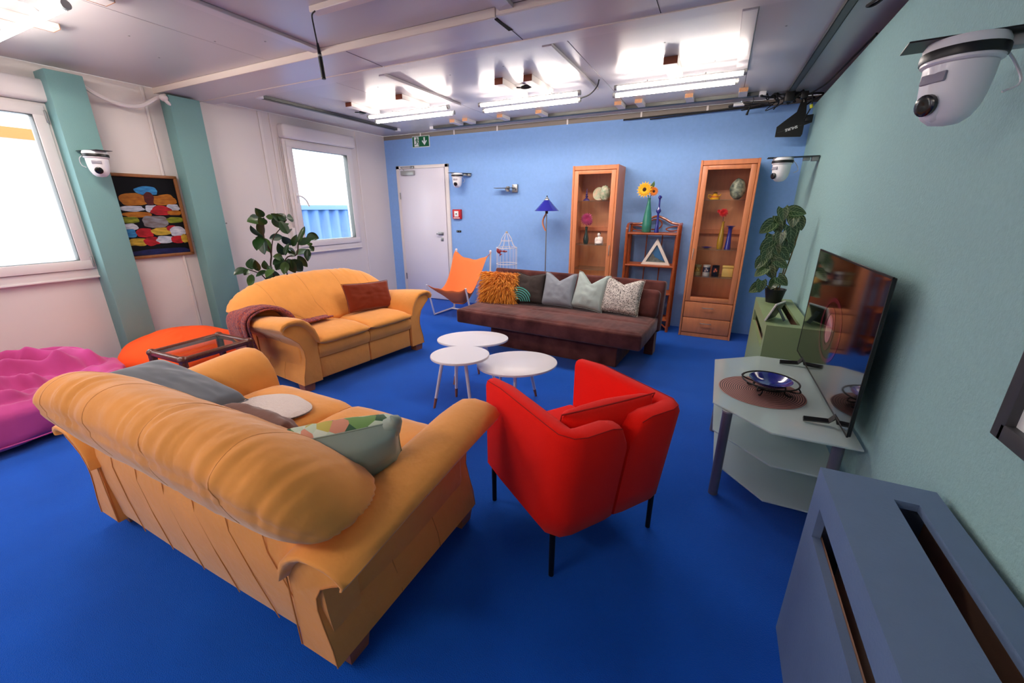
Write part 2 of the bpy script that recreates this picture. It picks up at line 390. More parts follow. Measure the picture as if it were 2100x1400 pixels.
lamp(-3.72, -2.63, 3.955, 'twin fluorescent tube lamp nearest the exit sign, fixed on two battens')
lamp(-2.32, -1.28, 4.02, 'twin fluorescent tube lamp between two other lamps, with black cable at its end', cable=True)
lamp(-.98, .01, 4.01, 'twin fluorescent tube lamp hung from one wide white batten, above the tall cabinet')
lamp(-4.25, -3.02, 1.12, 'fluorescent lamp on chipboard blocks above the large window side', z=2.405)

lamp(-3.9, -2.85, -1.1, 'fluorescent lamp over the part of the room behind the viewer, by the windows')
lamp(-2.2, -1.15, -1.1, 'fluorescent lamp over the part of the room behind the viewer, in its middle')

def batten(x, y0, y1, wd, th, label, group, m=M_block, end=M_chip, name='wooden_batten'):
    b = MB().rbox((-wd/2, y0, -th), (wd/2, y1, 0), .002, 1)
    o = thing(name, label, 'batten', (x, 0, H), 0, group)
    obj('board', b, m, o); obj('cut_end', MB().box((-wd/2+.001, y0-.002, -th+.001), (wd/2-.001, y0+.002, -.001)), end, o)
    return o
M_rust = mat('brown_batten_end', '#8a4a30', .7)
for x, a, b, wd, th, lab in (
    (-3.70, 3.60, 4.02, .085, .04, 'thin batten over the lamp by the exit sign, nearer the window wall'),
    (-3.0, 3.58, 4.02, .085, .045, 'second batten over the lamp by the exit sign, nearer the joint strip'),
    (-1.875, 3.55, 4.08, .08, .05, 'left one of the two long battens over the middle lamp'),
    (-1.61, 3.57, 4.08, .08, .05, 'right one of the two long battens over the middle lamp')):
    batten(x, a, b, wd, th, lab, 'battens holding the rear lamps', end=M_rust)
o_ = batten(-.49, 3.64, 4.08, .10, .05, 'short wide batten that alone carries the lamp by the fabric wall', 'battens holding the rear lamps', end=M_rust)
for i, x in enumerate((-3.21, -3.02, -2.53, -2.03, -1.13, -.92, -.44, .03)):
    lab = ['stub nearest the exit sign', 'second stub from the exit sign', 'third stub from the exit sign', 'fourth stub from the exit sign', 'fourth stub from the black antenna', 'third stub from the black antenna', 'second stub from the black antenna', 'stub nearest the black antenna'][i]
    batten(x, 4.81, 5.02, .075, .035, 'short white batten stub over the grey rail, the '+lab, 'batten stubs along the rear rail', name='batten_stub')
for x, a, b, lab in ((-3.80, 1.10, 1.42, 'chipboard block behind the front lamp, at its end near the window'), (-3.07, 1.10, 1.40, 'chipboard block behind the front lamp, at its end away from the window')):
    o = thing('chipboard_block', lab, 'block', (x, 0, H), 0, 'chipboard blocks over the front lamp')
    obj('board', MB().rbox((-.05, a, -.03), (.05, b, 0), .002, 1), M_block, o)
    obj('raw_edge', MB().box((-.0505, a, -.031), (-.046, b+.002, -.001)).box((-.05, b-.002, -.031), (.05, b+.002, -.001)), M_chip, o)

def rail(a, b, label, wd=.05, th=.032, caps=(1, 1)):
    a = Vector(a); b = Vector(b); L = (b-a).length; rz = math.degrees(math.atan2((b-a).y, (b-a).x))
    o = thing('mounting_rail', label, 'rail', tuple(a), rz)
    obj('profile', MB().box((0, -wd/2, -th), (L, -wd/2+.004, 0)).box((0, wd/2-.004, -th), (L, wd/2, 0)).box((0, -wd/2, -th), (L, wd/2, -th+.004)).box((0, -wd/2+.004, -.006), (L, wd/2-.004, 0)), M_alu, o)
    for k, x in zip(caps, (0, L)):
        if k: obj('end_cap', MB().rbox((x-.03, -wd/2-.003, -th-.003), (x+.03, wd/2+.003, .0), .003, 1), M_wplastic, o)
    return o
rail((-4.24, 2.98, H), (-4.24, 4.98, H), 'dark grey ceiling rail running along the white window wall')
rail((-3.72, 5.10, H), (.20, 5.06, H), 'long grey ceiling rail above the blue wall', wd=.07)
rail((.49, 1.6, H), (.43, 5.0, H), 'dark ceiling rail running along the top of the fabric wall', caps=(0, 0))
for x, y, lab in ((-3.83, 3.93, 'small black plug lying at the ceiling near the window wall'), (-1.74, 3.83, 'small black plug at the ceiling between the two long battens')):
    tag(obj('ceiling_plug', MB().ell((x, y, H-.022), (.06, .028, .02), 8).cyl((x-.05, y, H-.02), (x-.12, y, H-.012), .007, n=6), M_black), lab, 'plug')

# exit sign
es = thing('exit_sign', 'green and white emergency exit sign with running figure and arrow', 'sign', (-4.18, D-.012, 2.385))
M_gsign = mat('sign_green', '#05663c', .4); M_wsign = mat('sign_white', '#eef2f0', .5)
obj('backing_plate', MB().rbox((-.158, -.002, -.08), (.158, .012, .075), .001, 1), M_wsign, es)
obj('green_field', MB().box((-.15, -.005, -.072), (.15, -.002, .067)), M_gsign, es)
pg = MB()
pg.prism([(-.118, -.066), (-.035, -.066), (-.035, .060), (-.118, .060)], -.0065, -.005, 'y')
obj('doorway_symbol', pg, M_wsign, es)
rm = MB()
rm.lathe([(.010, 0), (.010, .0012)], n=12, M=T((-.064, -.0065, .046)) @ Rx(90))
for poly in ([(-.082, .034), (-.062, .036), (-.055, .012), (-.062, -.008), (-.078, -.008), (-.076, .010)],
             [(-.08, .034), (-.098, .020), (-.098, .002), (-.092, .002), (-.090, .016), (-.074, .026)],
             [(-.062, .034), (-.050, .016), (-.036, .012), (-.036, .018), (-.046, .022), (-.056, .038)],
             [(-.064, -.006), (-.048, -.022), (-.050, -.052), (-.042, -.056), (-.038, -.020), (-.055, .002)],
             [(-.078, -.006), (-.084, -.030), (-.112, -.036), (-.112, -.044), (-.076, -.038), (-.066, -.008)]):
    rm.prism(poly, -.0078, -.0065, 'y')
obj('running_figure_symbol', rm, M_gsign, es)
obj('arrow_symbol', MB().prism([(.058, .052), (.082, .052), (.082, -.012), (.104, .014), (.116, .002), (.070, -.055), (.024, .002), (.036, .014), (.058, -.012)], -.0065, -.005, 'y'), M_wsign, es)
fa = thing('fire_alarm_button', 'red fire alarm call point on the blue wall beside the door', 'alarm', (-3.575, D, 1.35))
obj('housing', MB().rbox((-.075, -.045, -.07), (.075, 0, .07), .008), mat('alarm_red', '#c01020', .4), fa)
obj('front_plate', MB().rbox((-.036, -.05, -.035), (.036, -.042, .045), .002), M_wsign, fa)
obj('push_button', MB().lathe([(.010, 0), (.010, .006)], n=12, M=T((0, -.05, .005)) @ Rx(90)), M_black, fa)
obj('text_strip', MB().box((-.055, -.047, -.058), (.055, -.044, -.048)), M_wsign, fa)
sw = thing('wall_contacts', 'small black contact strip on blue wall below the fire alarm', 'socket', (-3.57, D, 1.10))
obj('strip', MB().rbox((-.04, -.012, -.014), (.04, 0, .014), .003), M_black, sw)
obj('contact', MB().cyl((-.02, -.016, 0), (-.02, -.010, 0), .007, n=8).cyl((.018, -.016, 0), (.018, -.010, 0), .007, n=8), M_steel, sw)

# bare camera bracket
br = thing('wall_bracket', 'bare grey metal bracket on the blue wall without a camera', 'bracket', (-2.62, D, 1.70))
obj('wall_plate', MB().rbox((-.03, -.03, -.055), (.05, 0, .05), .004), M_steel, br)
obj('arm', MB().rbox((-.25, -.16, -.003), (.03, -.05, .003), .001, 1), M_alu, br)
obj('clamp', MB().cyl((-.06, -.10, -.045), (-.06, -.10, .02), .025).rbox((-.09, -.13, -.03), (-.05, -.09, .0), .004).cyl((.01, -.05, -.01), (.01, 0, -.01), .022), M_steel, br)

# PTZ cameras
def ptz(loc, face, label, arm_to, s=1.0, name='dome_camera'):
    """camera hangs under a dark plate; face = lens direction in degrees; arm_to = offset of wall point"""
    o = thing(name, label, 'camera', loc)
    F = Rz(face)
    obj('camera_base', MB().lathe([(.0, -.055), (.070, -.055), (.078, -.05), (.080, -.012), (.074, 0), (0, 0)], n=32, sy=1.0), M_wplastic, o)
    obj('sensor_band', MB().lathe([(.0815, -.044), (.0825, -.040), (.0825, -.024), (.0815, -.022)], n=32), M_black, o)
    hd = obj('camera_head', MB().lathe([(.070, -.056), (.069, -.085), (.066, -.12), (.060, -.15), (.048, -.175), (.030, -.19), (.0, -.195)], n=32), M_wplastic, o)
    obj('lens_hood', MB().ell((0, 0, 0), (.036, .030, .045), 12, M=F @ T((.033, 0, -.142)) @ Ry(8)), M_wplastic, hd)
    obj('recess', MB().rbox((-.004, -.030, -.012), (.004, .030, .012), .003, M=F @ T((.0665, 0, -.085)) @ Ry(-6)), mat('grey_recess', '#8e8a96', .5), hd)
    obj('lens', MB().lathe([(.0, 0.002), (.012, .003), (.022, .003), (.026, 0), (.026, -.01)], n=20, M=F @ T((.071, 0, -.148)) @ Ry(100)), M_lens, hd)
    ax = Vector(arm_to); an = math.atan2(ax.y, ax.x); L = ax.length; A = Rz(math.degrees(an))
    obj('top_plate', MB().rbox((-.12, -.055, .0), (L, .055, .004), .001, 1, M=A), M_black, o)
    obj('wall_bracket', MB().rbox((L-.05, -.028, -.035), (L-.0, .028, .0), .003, M=A).rbox((L-.11, -.02, -.03), (L-.06, .02, -.004), .003, M=A), M_lalu, o)
    obj('cable', MB().tube([A @ Vector(p) for p in bez([(.075, .02, -.02), (.11, .05, -.05), (.13, .04, -.10), (.10, .03, -.12), (.075, .03, -.09)][:4], 6)], .003, 5), M_wplastic, o)
    o.scale = (s, s, s); return o
bc = ptz((.50, 1.60, 1.845), 212, 'large white dome camera mounted nearest on the teal fabric wall', (.18, -.02, 0))
wc = MB()
wc.tube(bez([(.09, -.10, .0), (.10, -.12, .06), (.085, -.12, .10), (.11, -.14, .16)], 6), .005, 6)
obj('black_lead', wc, M_cable, bc)
obj('wire_connector', MB().rbox((.06, -.135, .085), (.11, -.105, .11), .006), mat('translucent_red', '#d05a4a', .3), bc)
ptz((.42, 4.50, 1.855), 215, 'white dome camera on the teal wall beside the tall cabinet', (.255, 0, 0))
ptz((-3.455, 5.25, 1.91), 280, 'white dome camera on the blue wall right of the door', (.12, .165, 0))
ptz((-4.60, 1.73, 1.875), -25, 'white dome camera on the teal pillar in front of the painting', (-.12, -.02, 0))

# antenna + cable clutter in the corner
an = thing('paddle_antenna', 'black paddle antenna hanging upside down in the ceiling corner', 'antenna', (.50, 5.17, 2.20), 0)
paddle = [(-.125, -.09), (.09, -.10), (.10, -.08), (.10, .0), (.16, .02), (.16, .09), (.10, .085), (.085, .22), (.045, .24), (.02, .12), (-.06, .055), (-.125, -.0)]
obj('paddle', MB().prism(paddle, -.008, .008, 'y'), M_black, an)
obj('swivel_mount', MB().rbox((.10, -.02, .03), (.15, .02, .085), .004), M_black, an)
obj('hanger', MB().cyl((.065, 0, .20), (.05, 0, .29), .012, n=8), M_black, an)
text_mesh('lettering', 'SHURE', .034, M_wsign, an, T((-.0, -.0095, -.022)) @ Ry(-16) @ Matrix.Scale(-1, 4, (1, 0, 0)) @ Matrix.Scale(-1, 4, (0, 0, 1)) @ Rx(90) @ Matrix.Shear('XZ', 4, (0, 0)), bold=True)
obj('printed_line', MB().rbox((-.12, -.0092, -.021), (.08, -.0085, -.0195), .0003, 1, M=Ry(-16)), M_alu, an)
random.seed(5)
cl = thing('cable_bundle', 'tangle of black cables and clamps at the ceiling corner above the antenna', 'cables', (.42, 5.12, 2.45))
for k in range(9):
    a = Vector((random.uniform(-.25, .2), random.uniform(-.15, .15), random.uniform(-.04, .03)))
    p = [a + Vector((random.uniform(-.16, .16), random.uniform(-.1, .1), random.uniform(-.05, .04)))*(1 if j else 0) for j in range(5)]
    obj('cable', MB().tube(bez(p, 6), random.uniform(.004, .009), 6), M_cable, cl)
obj('clamp', MB().rbox((-.03, -.05, -.05), (.05, .05, .04), .008).rbox((.10, -.03, -.03), (.16, .03, .03), .006).cyl((.0, 0, -.06), (.12, 0, .04), .014), M_black, cl)
obj('wall_cable', MB().tube(bez([(-1.6, .24, -.03), (-1.1, .24, -.02), (-.6, .22, -.02), (-.2, .12, -.01)], 8), .008, 6).tube(bez([(-1.3, .25, -.045), (-.8, .24, -.03), (-.1, .2, -.02)], 8), .006, 6).tube(bez([(-.5, .2, .0), (-.35, .1, .0), (-.15, .05, -.03)], 6), .012, 6), M_cable, cl)
obj('yellow_tape', MB().cyl((.195, -.03, -.09), (.205, -.03, -.12), .013, n=8), mat('yellow_tape', '#d8d820', .5), cl)
obj('label_tag', MB().rbox((-.46, .1, -.02), (-.36, .14, .005), .002, 1), M_wplastic, cl)
obj('lead', MB().tube(bez([(.19, -.02, .0), (.20, -.03, -.1), (.17, .03, -.2)], 6), .006, 6), M_cable, cl)
obj('loop_cable', MB().tube(bez([(.16, 0, .0), (.24, -.3, .01), (.26, -.8, .01), (.30, -1.4, .03)], 8), .007, 6), M_cable, cl)
hm = thing('hanging_plug', 'small black connector hanging on a thin lead over the blue wall', 'connector', (.12, 5.02, 2.46))
obj('lead', MB().tube(bez([(0, 0, 0), (.01, 0, -.03), (-.01, 0, -.08)], 6), .003, 5), M_cable, hm)
obj('plug', MB().cyl((-.01, 0, -.08), (-.03, 0, -.155), .006, .011, n=8), M_black, hm)
rc = thing('cable_loop', 'black cable loop hanging from the ceiling above the fabric wall', 'cable', (.60, 3.0, 2.44))
obj('cable', MB().tube(bez([(.05, -.6, .03), (0, -.25, .0), (-.04, .05, .01), (-.05, .2, .03), (.0, .15, .035), (.05, -.3, .04)], 8), .008, 6), M_cable, rc)
obj('grey_lead', MB().tube(bez([(-.3, -.3, .04), (-.15, -.05, .02), (.0, .1, .02)], 8), .004, 6), M_alu, rc)
mk = thing('hanging_microphone', 'black stick microphone hanging on a cable from the end of the ceiling batten', 'microphone', (-2.175, 1.94, H))
obj('microphone_body', MB().cyl((.004, 0, -.235), (.012, 0, -.353), .012, .012, n=12).cyl((-.003, 0, -.175), (.004, 0, -.235), .006, .011, n=12), M_black, mk)
obj('microphone_collar', MB().cyl((.004, 0, -.232), (.0045, 0, -.242), .0125, n=12), M_lalu, mk)
obj('cable', MB().tube(bez([(.02, -.01, -.032), (-.012, -.005, -.045), (-.014, 0, -.10), (-.004, 0, -.18)], 8), .004, 6), M_cable, mk)
wr = thing('wrapped_cable', 'white wrapped cable sagging between the two teal pillars near the ceiling', 'cable', (0, 0, 0))
obj('sleeve', MB().tube(bez([(-4.80, 1.80, 2.43), (-4.80, 1.92, 2.34), (-4.79, 2.08, 2.29), (-4.79, 2.22, 2.31), (-4.79, 2.36, 2.40), (-4.80, 2.44, 2.435)], 8), .017, 8), M_trim, wr)
obj('knot', MB().ell((-4.76, 2.40, 2.405), (.03, .035, .03), 8).tube([(-4.76, 2.40, 2.40), (-4.75, 2.43, 2.36), (-4.75, 2.44, 2.35)], [.02, .014, .006], 6), M_trim, wr)

# framed picture at the right edge (only its corner shows)
fp = thing('picture_frame', 'dark grey framed picture at the edge of the teal wall', 'picture', (XR, 1.0, 1.30))
obj('frame', MB().rbox((-.03, -.32, -.37), (-.0, -.28, .26), .003).rbox((-.03, .235, -.37), (-.0, .275, .26), .003).rbox((-.03, -.29, -.37), (-.0, .25, -.33), .003).rbox((-.03, -.29, .22), (-.0, .25, .26), .003), mat('anthracite_frame', '#3c3c3e', .5), fp)
obj('print', MB().box((-.012, -.28, -.33), (-.004, .24, .22)), M_wsign, fp)

# ================================================================== FURNITURE
def smooth_noise_pillow(wd, ht, th, seed=0, chop=0.0, n=22, wr=.006, ear=.06):
    """closed cushion standing in the XZ plane, base at z=0, thickness along y"""
    m = MB(); rnd = random.Random(seed); a, b = rnd.uniform(0, 50), rnd.uniform(0, 50)
    def P(i, j, sgn):
        u = -1+2*i/n; v = -1+2*j/n
        e = (max(0, 1-u*u)**.5)*(max(0, 1-v*v)**.5)
        t = th/2*(e**.55)*(1+.10*nz(u*1.5+a, v*1.5, sgn))
        x = wd/2*u*(1-ear*(1-v*v)); z = ht/2*v*(1-ear*(1-u*u))
        if chop:
            k = max(0, (v+.1)/1.1)
            z -= chop*k*k*max(0, 1-abs(u)*1.25)**1.2
            t *= 1-.25*k*max(0, 1-abs(u)*1.2)
        wv = wr*nz(u*3+b, v*3+a, sgn*2)*e+wr*.6*nz(u*8+b, v*5, sgn)*e
        return (x, sgn*(t+.004)+wv*1.5, z+ht/2)
    vs = []; idx = {}
    for sgn in (-1, 1):
        for i in range(n+1):
            for j in range(n+1):
                if sgn == 1 and (i in (0, n) or j in (0, n)): idx[(1, i, j)] = idx[(-1, i, j)]; continue
                p = P(i, j, sgn)
                if i in (0, n) or j in (0, n): p = (p[0], 0, p[2])
                idx[(sgn, i, j)] = len(vs); vs.append(p)
    fs = []
    for sgn in (-1, 1):
        for i in range(n):
            for j in range(n):
                q = [idx[(sgn, i, j)], idx[(sgn, i+1, j)], idx[(sgn, i+1, j+1)], idx[(sgn, i, j+1)]]
                fs.append(tuple(q if sgn < 0 else q[::-1]))
    edge = [idx[(-1, i, 0)] for i in range(n+1)]+[idx[(-1, n, j)] for j in range(1, n+1)]+[idx[(-1, i, n)] for i in range(n-1, -1, -1)]+[idx[(-1, 0, j)] for j in range(n-1, 0, -1)]
    m.add(vs, fs); return m, [vs[k] for k in edge]
def pillow(name, label, cat, loc, rz, tilt, wd, ht, th, m, seed=0, chop=0, roll=0, piping=None, group=None, **k):
    o = thing(name, label, cat, loc, group=group)
    o.rotation_mode = 'QUATERNION'; o.rotation_quaternion = (Rz(rz) @ Rx(tilt) @ Ry(roll)).to_quaternion()
    mb, ed = smooth_noise_pillow(wd, ht, th, seed, chop, **k)
    obj('cover', mb, m, o, ang=80, sub=1)
    obj('seam', MB().tube(ed, .0028, 5, closed=True), piping or m, o)
    return o

# ---- the two yellow suede sofas
def sofa(label, loc, rz, hw, hb, pw, qw, xo=0):
    o = thing('suede_sofa', label, 'sofa', loc, rz)
    # body: low box with a rounded rear
    body = MB().rbox((-hw+.03, -.345, .07), (hw-.03, .405, .42), .025, 3)
    obj('base', body, M_sofa, o)
    obj('front_panel', MB().rbox((-hw+.17, -.372, .072), (-.003, -.30, .262), .014, 3), M_sofa, o)
    obj('front_panel', MB().rbox((.003, -.372, .072), (hw-.17, -.30, .262), .014, 3), M_sofa, o)
    for s in (-1, 1):
        a, b = sorted((s*.003, s*(hw-.165)))
        sc_ = MB(); n = 14; secs = []
        for i in range(n+1):
            u = i/n; x = a+(b-a)*u; e = max(0, 1-(2*u-1)**6)
            f = .80+.20*e**.6
            sec = []
            prof = [(-.385, .262), (-.402, .30), (-.405, .345), (-.398, .385), (-.36, .40), (-.1, .40), (.12, .40), (.12, .262)]
            for (y, z) in prof: sec.append((x, y*(.985+.015*e) if y < -.3 else y, .262+(z-.262)*(f if z > .3 else 1)))
            secs.append(sec)
        obj('front_cushion', sc_.loft(secs), M_sofa, o, ang=60)
        sc2 = MB(); secs = []
        for i in range(n+1):
            u = i/n; x = a+(b-a)*u; e = max(0, 1-(2*u-1)**6)**.5
            prof = [(.14, .40), (-.34, .385), (-.405, .376), (-.428, .388), (-.432, .408), (-.418, .428), (-.36, .446), (-.25, .457), (-.1, .455), (.05, .445), (.14, .43)]
            zc, yc = .405, -.15
            sec = []
            for (y, z) in prof:
                w_ = .004*nz(x*14, y*30, 7)*(1 if z > .42 else 0)
                sec.append((x, yc+(y-yc)*(.95+.05*e), zc+(z-zc)*(.35+.65*e)+w_))
            secs.append(sec)
        obj('seat_cushion', sc2.loft(secs), M_sofa, o, ang=60)
    # back: rounded hump, lofted along x
    prof = [(.12, .38), (.05, .44), (.085, .52), (.135, .61), (.195, .69), (.26, .755), (.325, .805), (.39, .838), (.45, .846), (.50, .825), (.530, .785), (.540, .735), (.530, .68), (.508, .62), (.480, .56), (.445, .515), (.41, .46), (.40, .40)]
    prof = [(p.x, p.y) for p in bez([(a, b, 0) for a, b in prof], 3)]
    def back_sec(x, off=0.0, wr=1.0):
        u = abs(x)/hb
        sz = max(0, 1-u**pw)**qw; sy = max(0, 1-u**9)**.5
        out = []
        for k, (y, z) in enumerate(prof):
            t = k/(len(prof)-1)
            w_ = wr*(.007*nz(x*34+z*9, z*4+y*6, 1)*max(0, .4+nz(x*3, z*2, 8)*1.6)+.006*nz(x*9+3, z*6, 4))*math.sin(PI*t)*(1+1.6*math.exp(-((t-.60)/.15)**2))
            yy = .32+(y-.32)*sy; zz = .50+(z-.50)*sz if z > .5 else z
            wf = 1-(1-(hw-.13)/hb)*max(0, min(1, (.60-zz)/.10))
            # a seam line divides the roll from the rear drop
            dy, dz = y-.32, z-.60; l = math.hypot(dy, dz) or 1
            pin = -.010*math.exp(-((t-.66)/.018)**2)
            out.append((x*wf+xo, yy+dy/l*(w_+off+pin)*sy, zz+dz/l*(w_+off+pin)*sz))
        return out
    N_ = 150; bk = MB(); secs = []
    for i in range(N_+1):
        u = math.sin((i/N_-.5)*PI); u = .55*u+.45*(2*i/N_-1)
        secs.append(back_sec(u*hb*.9995))
    obj('backrest', bk.loft(secs), M_sofa, o, ang=70)
    for x in (-hb*.62, -hb*.2, hb*.22, hb*.64):
        pts = []
        m_ = back_sec(x, .0005, wr=0)
        for k, p in enumerate(m_):
            t = k/(len(m_)-1); xx = x*(1+.10*(t-.35) if t < .7 else 1.035)
            q = back_sec(xx, -.0012, wr=1)[k]
            if .04 < t < .80: pts.append(q)
        obj('seam', MB().tube(pts, .0022, 5), M_seam, o)
    # rear drop panel with slanting seams
    rp = MB(); secs = []
    for i in range(21):
        x = -hw+.02+(2*hw-.04)*i/20; e = .008*math.sin(PI*i/20)
        secs.append([(x, .30, .085), (x, .395+e, .075), (x, .405+e, .10), (x, .42+e, .28), (x, .425+e, .42), (x, .41, .50), (x, .30, .50)])
    obj('rear_panel', rp.loft(secs), M_sofa, o, ang=50)
    for k in range(6):
        x = -hw*.72+k*hw*.26
        sl = .28-.04*k
        obj('seam', MB().tube([(x-sl*.5, .4095+.0045, .09), (x-sl*.2, .421+.0055, .26), (x+sl*.1, .429+.002, .42), (x+sl*.2, .421, .485)], .0018, 5), M_seam, o)
    # arms
    def prof_arm(fz, dw=0):
        P = [(0, .07), (-.008, .14), (-.03, .22), (-.045, .29), (-.040, .36), (-.012, .43), (.045, .485), (.095, .525), (.118, .562), (.105, .592), (.06, .610), (.0, .613), (-.055, .600), (-.10, .565), (-.135, .515), (-.155, .46), (-.165, .40), (-.162, .30), (-.165, .20), (-.165, .07)]
        out = []
        for x, z in P:
            z2 = z if z < .3 else .3+(z-.3)*fz
            out.append((x+dw*(1 if z > .4 else 0), z2))
        return out
    for s in (-1, 1):
        am = MB(); secs = []
        ys = [-.392, -.385, -.36, -.25, -.1, .08, .25, .40, .425, .432]
        for y in ys:
            f = 1.0-.30*max(0, (y+.38)/.82)**1.3
            sh = .010 if y in (-.392, .432) else 0
            q = []
            for (x, z) in prof_arm(f):
                cx_ = -.085; cz_ = .33
                x = cx_+(x-cx_)*(1-sh*2.2); z = z if z < .1 else (cz_+(z-cz_)*(1-sh*1.5))
                pinch = .012*math.exp(-((y-.02)/.12)**2)*math.exp(-((z-.28)/.12)**2) if x > -.08 else 0
                w_ = (.005*nz(y*10, z*16, s*3))*(1 if x > -.08 and z > .12 else 0)
                q.append((s*(hw+x-pinch+w_), y, z))
            secs.append(q)
        obj('armrest', am.loft(secs), M_sofa, o, ang=55)
        # padded roll over the arm, thick and overhanging at both ends
        pad = MB(); secs = []
        top = [(.112, .548), (.121, .572), (.102, .602), (.06, .617), (.0, .620), (-.055, .606), (-.103, .570), (-.140, .518), (-.160, .462), (-.171, .40)]
        tot = len(top)
        ys = [-.425, -.42, -.405, -.37, -.30, -.2, -.08, .05, .18, .30, .40, .44, .455, .46]
        for yi, y in enumerate(ys):
            f = 1.0-.30*max(0, (y+.38)/.82)**1.3
            edge = min(abs(y+.427), abs(y-.462)); th = .060*min(1, (edge/.035))**.5+.004
            o_, i_ = [], []
            for k, (x, z) in enumerate(top):
                a_ = top[max(k-1, 0)]; b_ = top[min(k+1, tot-1)]
                nx, nz_ = (b_[1]-a_[1]), -(b_[0]-a_[0]); l = math.hypot(nx, nz_); nx, nz_ = nx/l, nz_/l
                if nz_ < 0 and 1 <= k <= 6: nx, nz_ = -nx, -nz_
                if k >= 5 and nx < 0: pass
                tt = th*(math.sin(PI*(k+.35)/(tot-.3)))**.35
                w_ = .0035*nz(y*26, k*.5, s)*math.exp(-(edge/.12))+.004*nz(y*8, k*.3, s+4)
                up_ = .22*tt+w_; dn = -.78*tt
                cx_, cz_ = -.03, .47
                dx, dz = x-cx_, z-cz_; l = math.hypot(dx, dz); dx, dz = dx/l, dz/l
                def zz(v): return v if v < .3 else .3+(v-.3)*f
                o_.append((s*(hw+x+dx*up_), y, zz(z+dz*up_))); i_.append((s*(hw+x+dx*dn), y, zz(z+dz*dn)))
            secs.append(o_+i_[::-1])
        obj('arm_pad', pad.loft(secs), M_sofa, o, ang=70)
        for yy, lab in ((-.394, 0), (.434, 1)):
            f = 1.0-.30*max(0, (yy+.38)/.82)**1.3
            pts = [(s*(hw-.085+(x+.085)*.978), yy, z if z < .1 else .33+(z-.33)*.985) for x, z in prof_arm(f) if x > -.06 and z < .55]
            obj('seam', MB().tube(pts, .0022, 5), M_seam, o)
        obj('seam', MB().tube([(s*(hw-.166), .4335, .075), (s*(hw-.166), .436, .25), (s*(hw-.166), .436, .37)], .0025, 5), M_seam, o)
        for yy in (-.10, .14):
            pts = []
            for x, z in prof_arm(1.0-.30*max(0, (yy+.38)/.82)**1.3):
                if x > -.08 and z < .50:
                    pinch = .012*math.exp(-((yy-.02)/.12)**2)*math.exp(-((z-.28)/.12)**2)
                    w_ = (.005*nz(yy*10, z*16, s*3))*(1 if z > .12 else 0)
                    pts.append((s*(hw+x-pinch+w_), yy+.03*(z-.3), z))
            obj('seam', MB().tube(pts, .0020, 5), M_seam, o)
    for sx in (-1, 1):
        for y in (-.33, .34):
            ft = MB(); x = sx*(hw-.055)
            ft.loft([[(x-.04, y-.038, 0), (x+.04, y-.038, 0), (x+.04, y+.038, 0), (x-.04, y+.038, 0)], [(x-.05, y-.045, .075), (x+.05, y-.045, .075), (x+.05, y+.045, .075), (x-.05, y+.045, .075)]])
            obj('foot', ft, M_foot, o)
    return o
sofaA = sofa('yellow suede two-seat sofa by the window wall, with the knitted throw', (-3.142, 2.674, 0), 83.2, .675, .825, 3.0, .50)
sofaB = sofa('yellow suede sofa seen from behind in front, back to the viewer', (-1.665, .99, 0), 180, .785, .850, 5.0, .46, -.022)

def world_of(root, p):
    M_ = T(root.location) @ root.rotation_euler.to_matrix().to_4x4(); return M_ @ Vector(p)
# cushions on the yellow sofas
M_rustv = mat('rust_velvet', '#7a2a0c', .8, bump=.1, bscale=20, sheen=.5, spec=.15)
M_greyv = mat('slate_velvet', '#71787f', .75, bump=.1, bscale=18, sheen=.5, spec=.2, var=.12, vscale=6)
M_brnv = mat('cocoa_plush', '#6a3a26', .8, bump=.2, bscale=18, sheen=.4)
M_sage = mat('sage_satin', '#93a394', .42, bump=.05, bscale=14, spec=.5, sheen=.2)
M_wool = mat('sheepskin', '#e6d6cc', .95, bump=.8, bscale=90, sheen=.3, spec=.1)
p = world_of(sofaA, (.325, -.05, .455))
pillow('rust_cushion', 'rust brown velvet oblong cushion on the far yellow sofa', 'cushion', p, 83.2-5, -22, .52, .29, .12, M_rustv, 1, roll=3)
def by_axes(o, org, X, Z):
    X = Vector(X).normalized(); Z = Vector(Z); Z = (Z-X*Z.dot(X)).normalized(); Y = Z.cross(X)
    o.rotation_mode = 'QUATERNION'; o.location = org; o.rotation_quaternion = Matrix((X, Y, Z)).transposed().to_quaternion()
gcu = pillow('grey_cushion', 'slate grey velvet cushion slumped against the back of the near yellow sofa', 'cushion', (0, 0, 0), 0, 0, .49, .34, .13, M_greyv, 2)
by_axes(gcu, (-2.27, 1.02, .60), (.42, .163, -.20), (.12, -.88, .22))
pillow('cocoa_cushion', 'cocoa brown plush cushion mostly hidden behind the near sofa back', 'cushion', (-1.60, .93, .45), 178, -25, .46, .21, .15, M_brnv, 3, roll=3, wr=.012)

# white round sheepskin on seat
sk = thing('sheepskin_pad', 'round white woolly seat pad lying on the near yellow sofa', 'cushion', (-1.93, 1.12, .452), 12)
mb = MB(); n = 40
def skf(sgn):
    def f(u, v):
        a = 2*PI*u; r = v*(1+.05*math.sin(3*a+1)+.03*math.sin(5*a)); e = max(0, 1-v**6)**.5
        return (r*.205*math.cos(a), r*.165*math.sin(a), .016+sgn*(.012*e+.004)+.003*nz(r*9*math.cos(a), r*9*math.sin(a), sgn)*e)
    return f
mb.grid(skf(1), n, 12); mb.grid(skf(-1), n, 12)
obj('fleece', mb, M_wool, sk, ang=80)
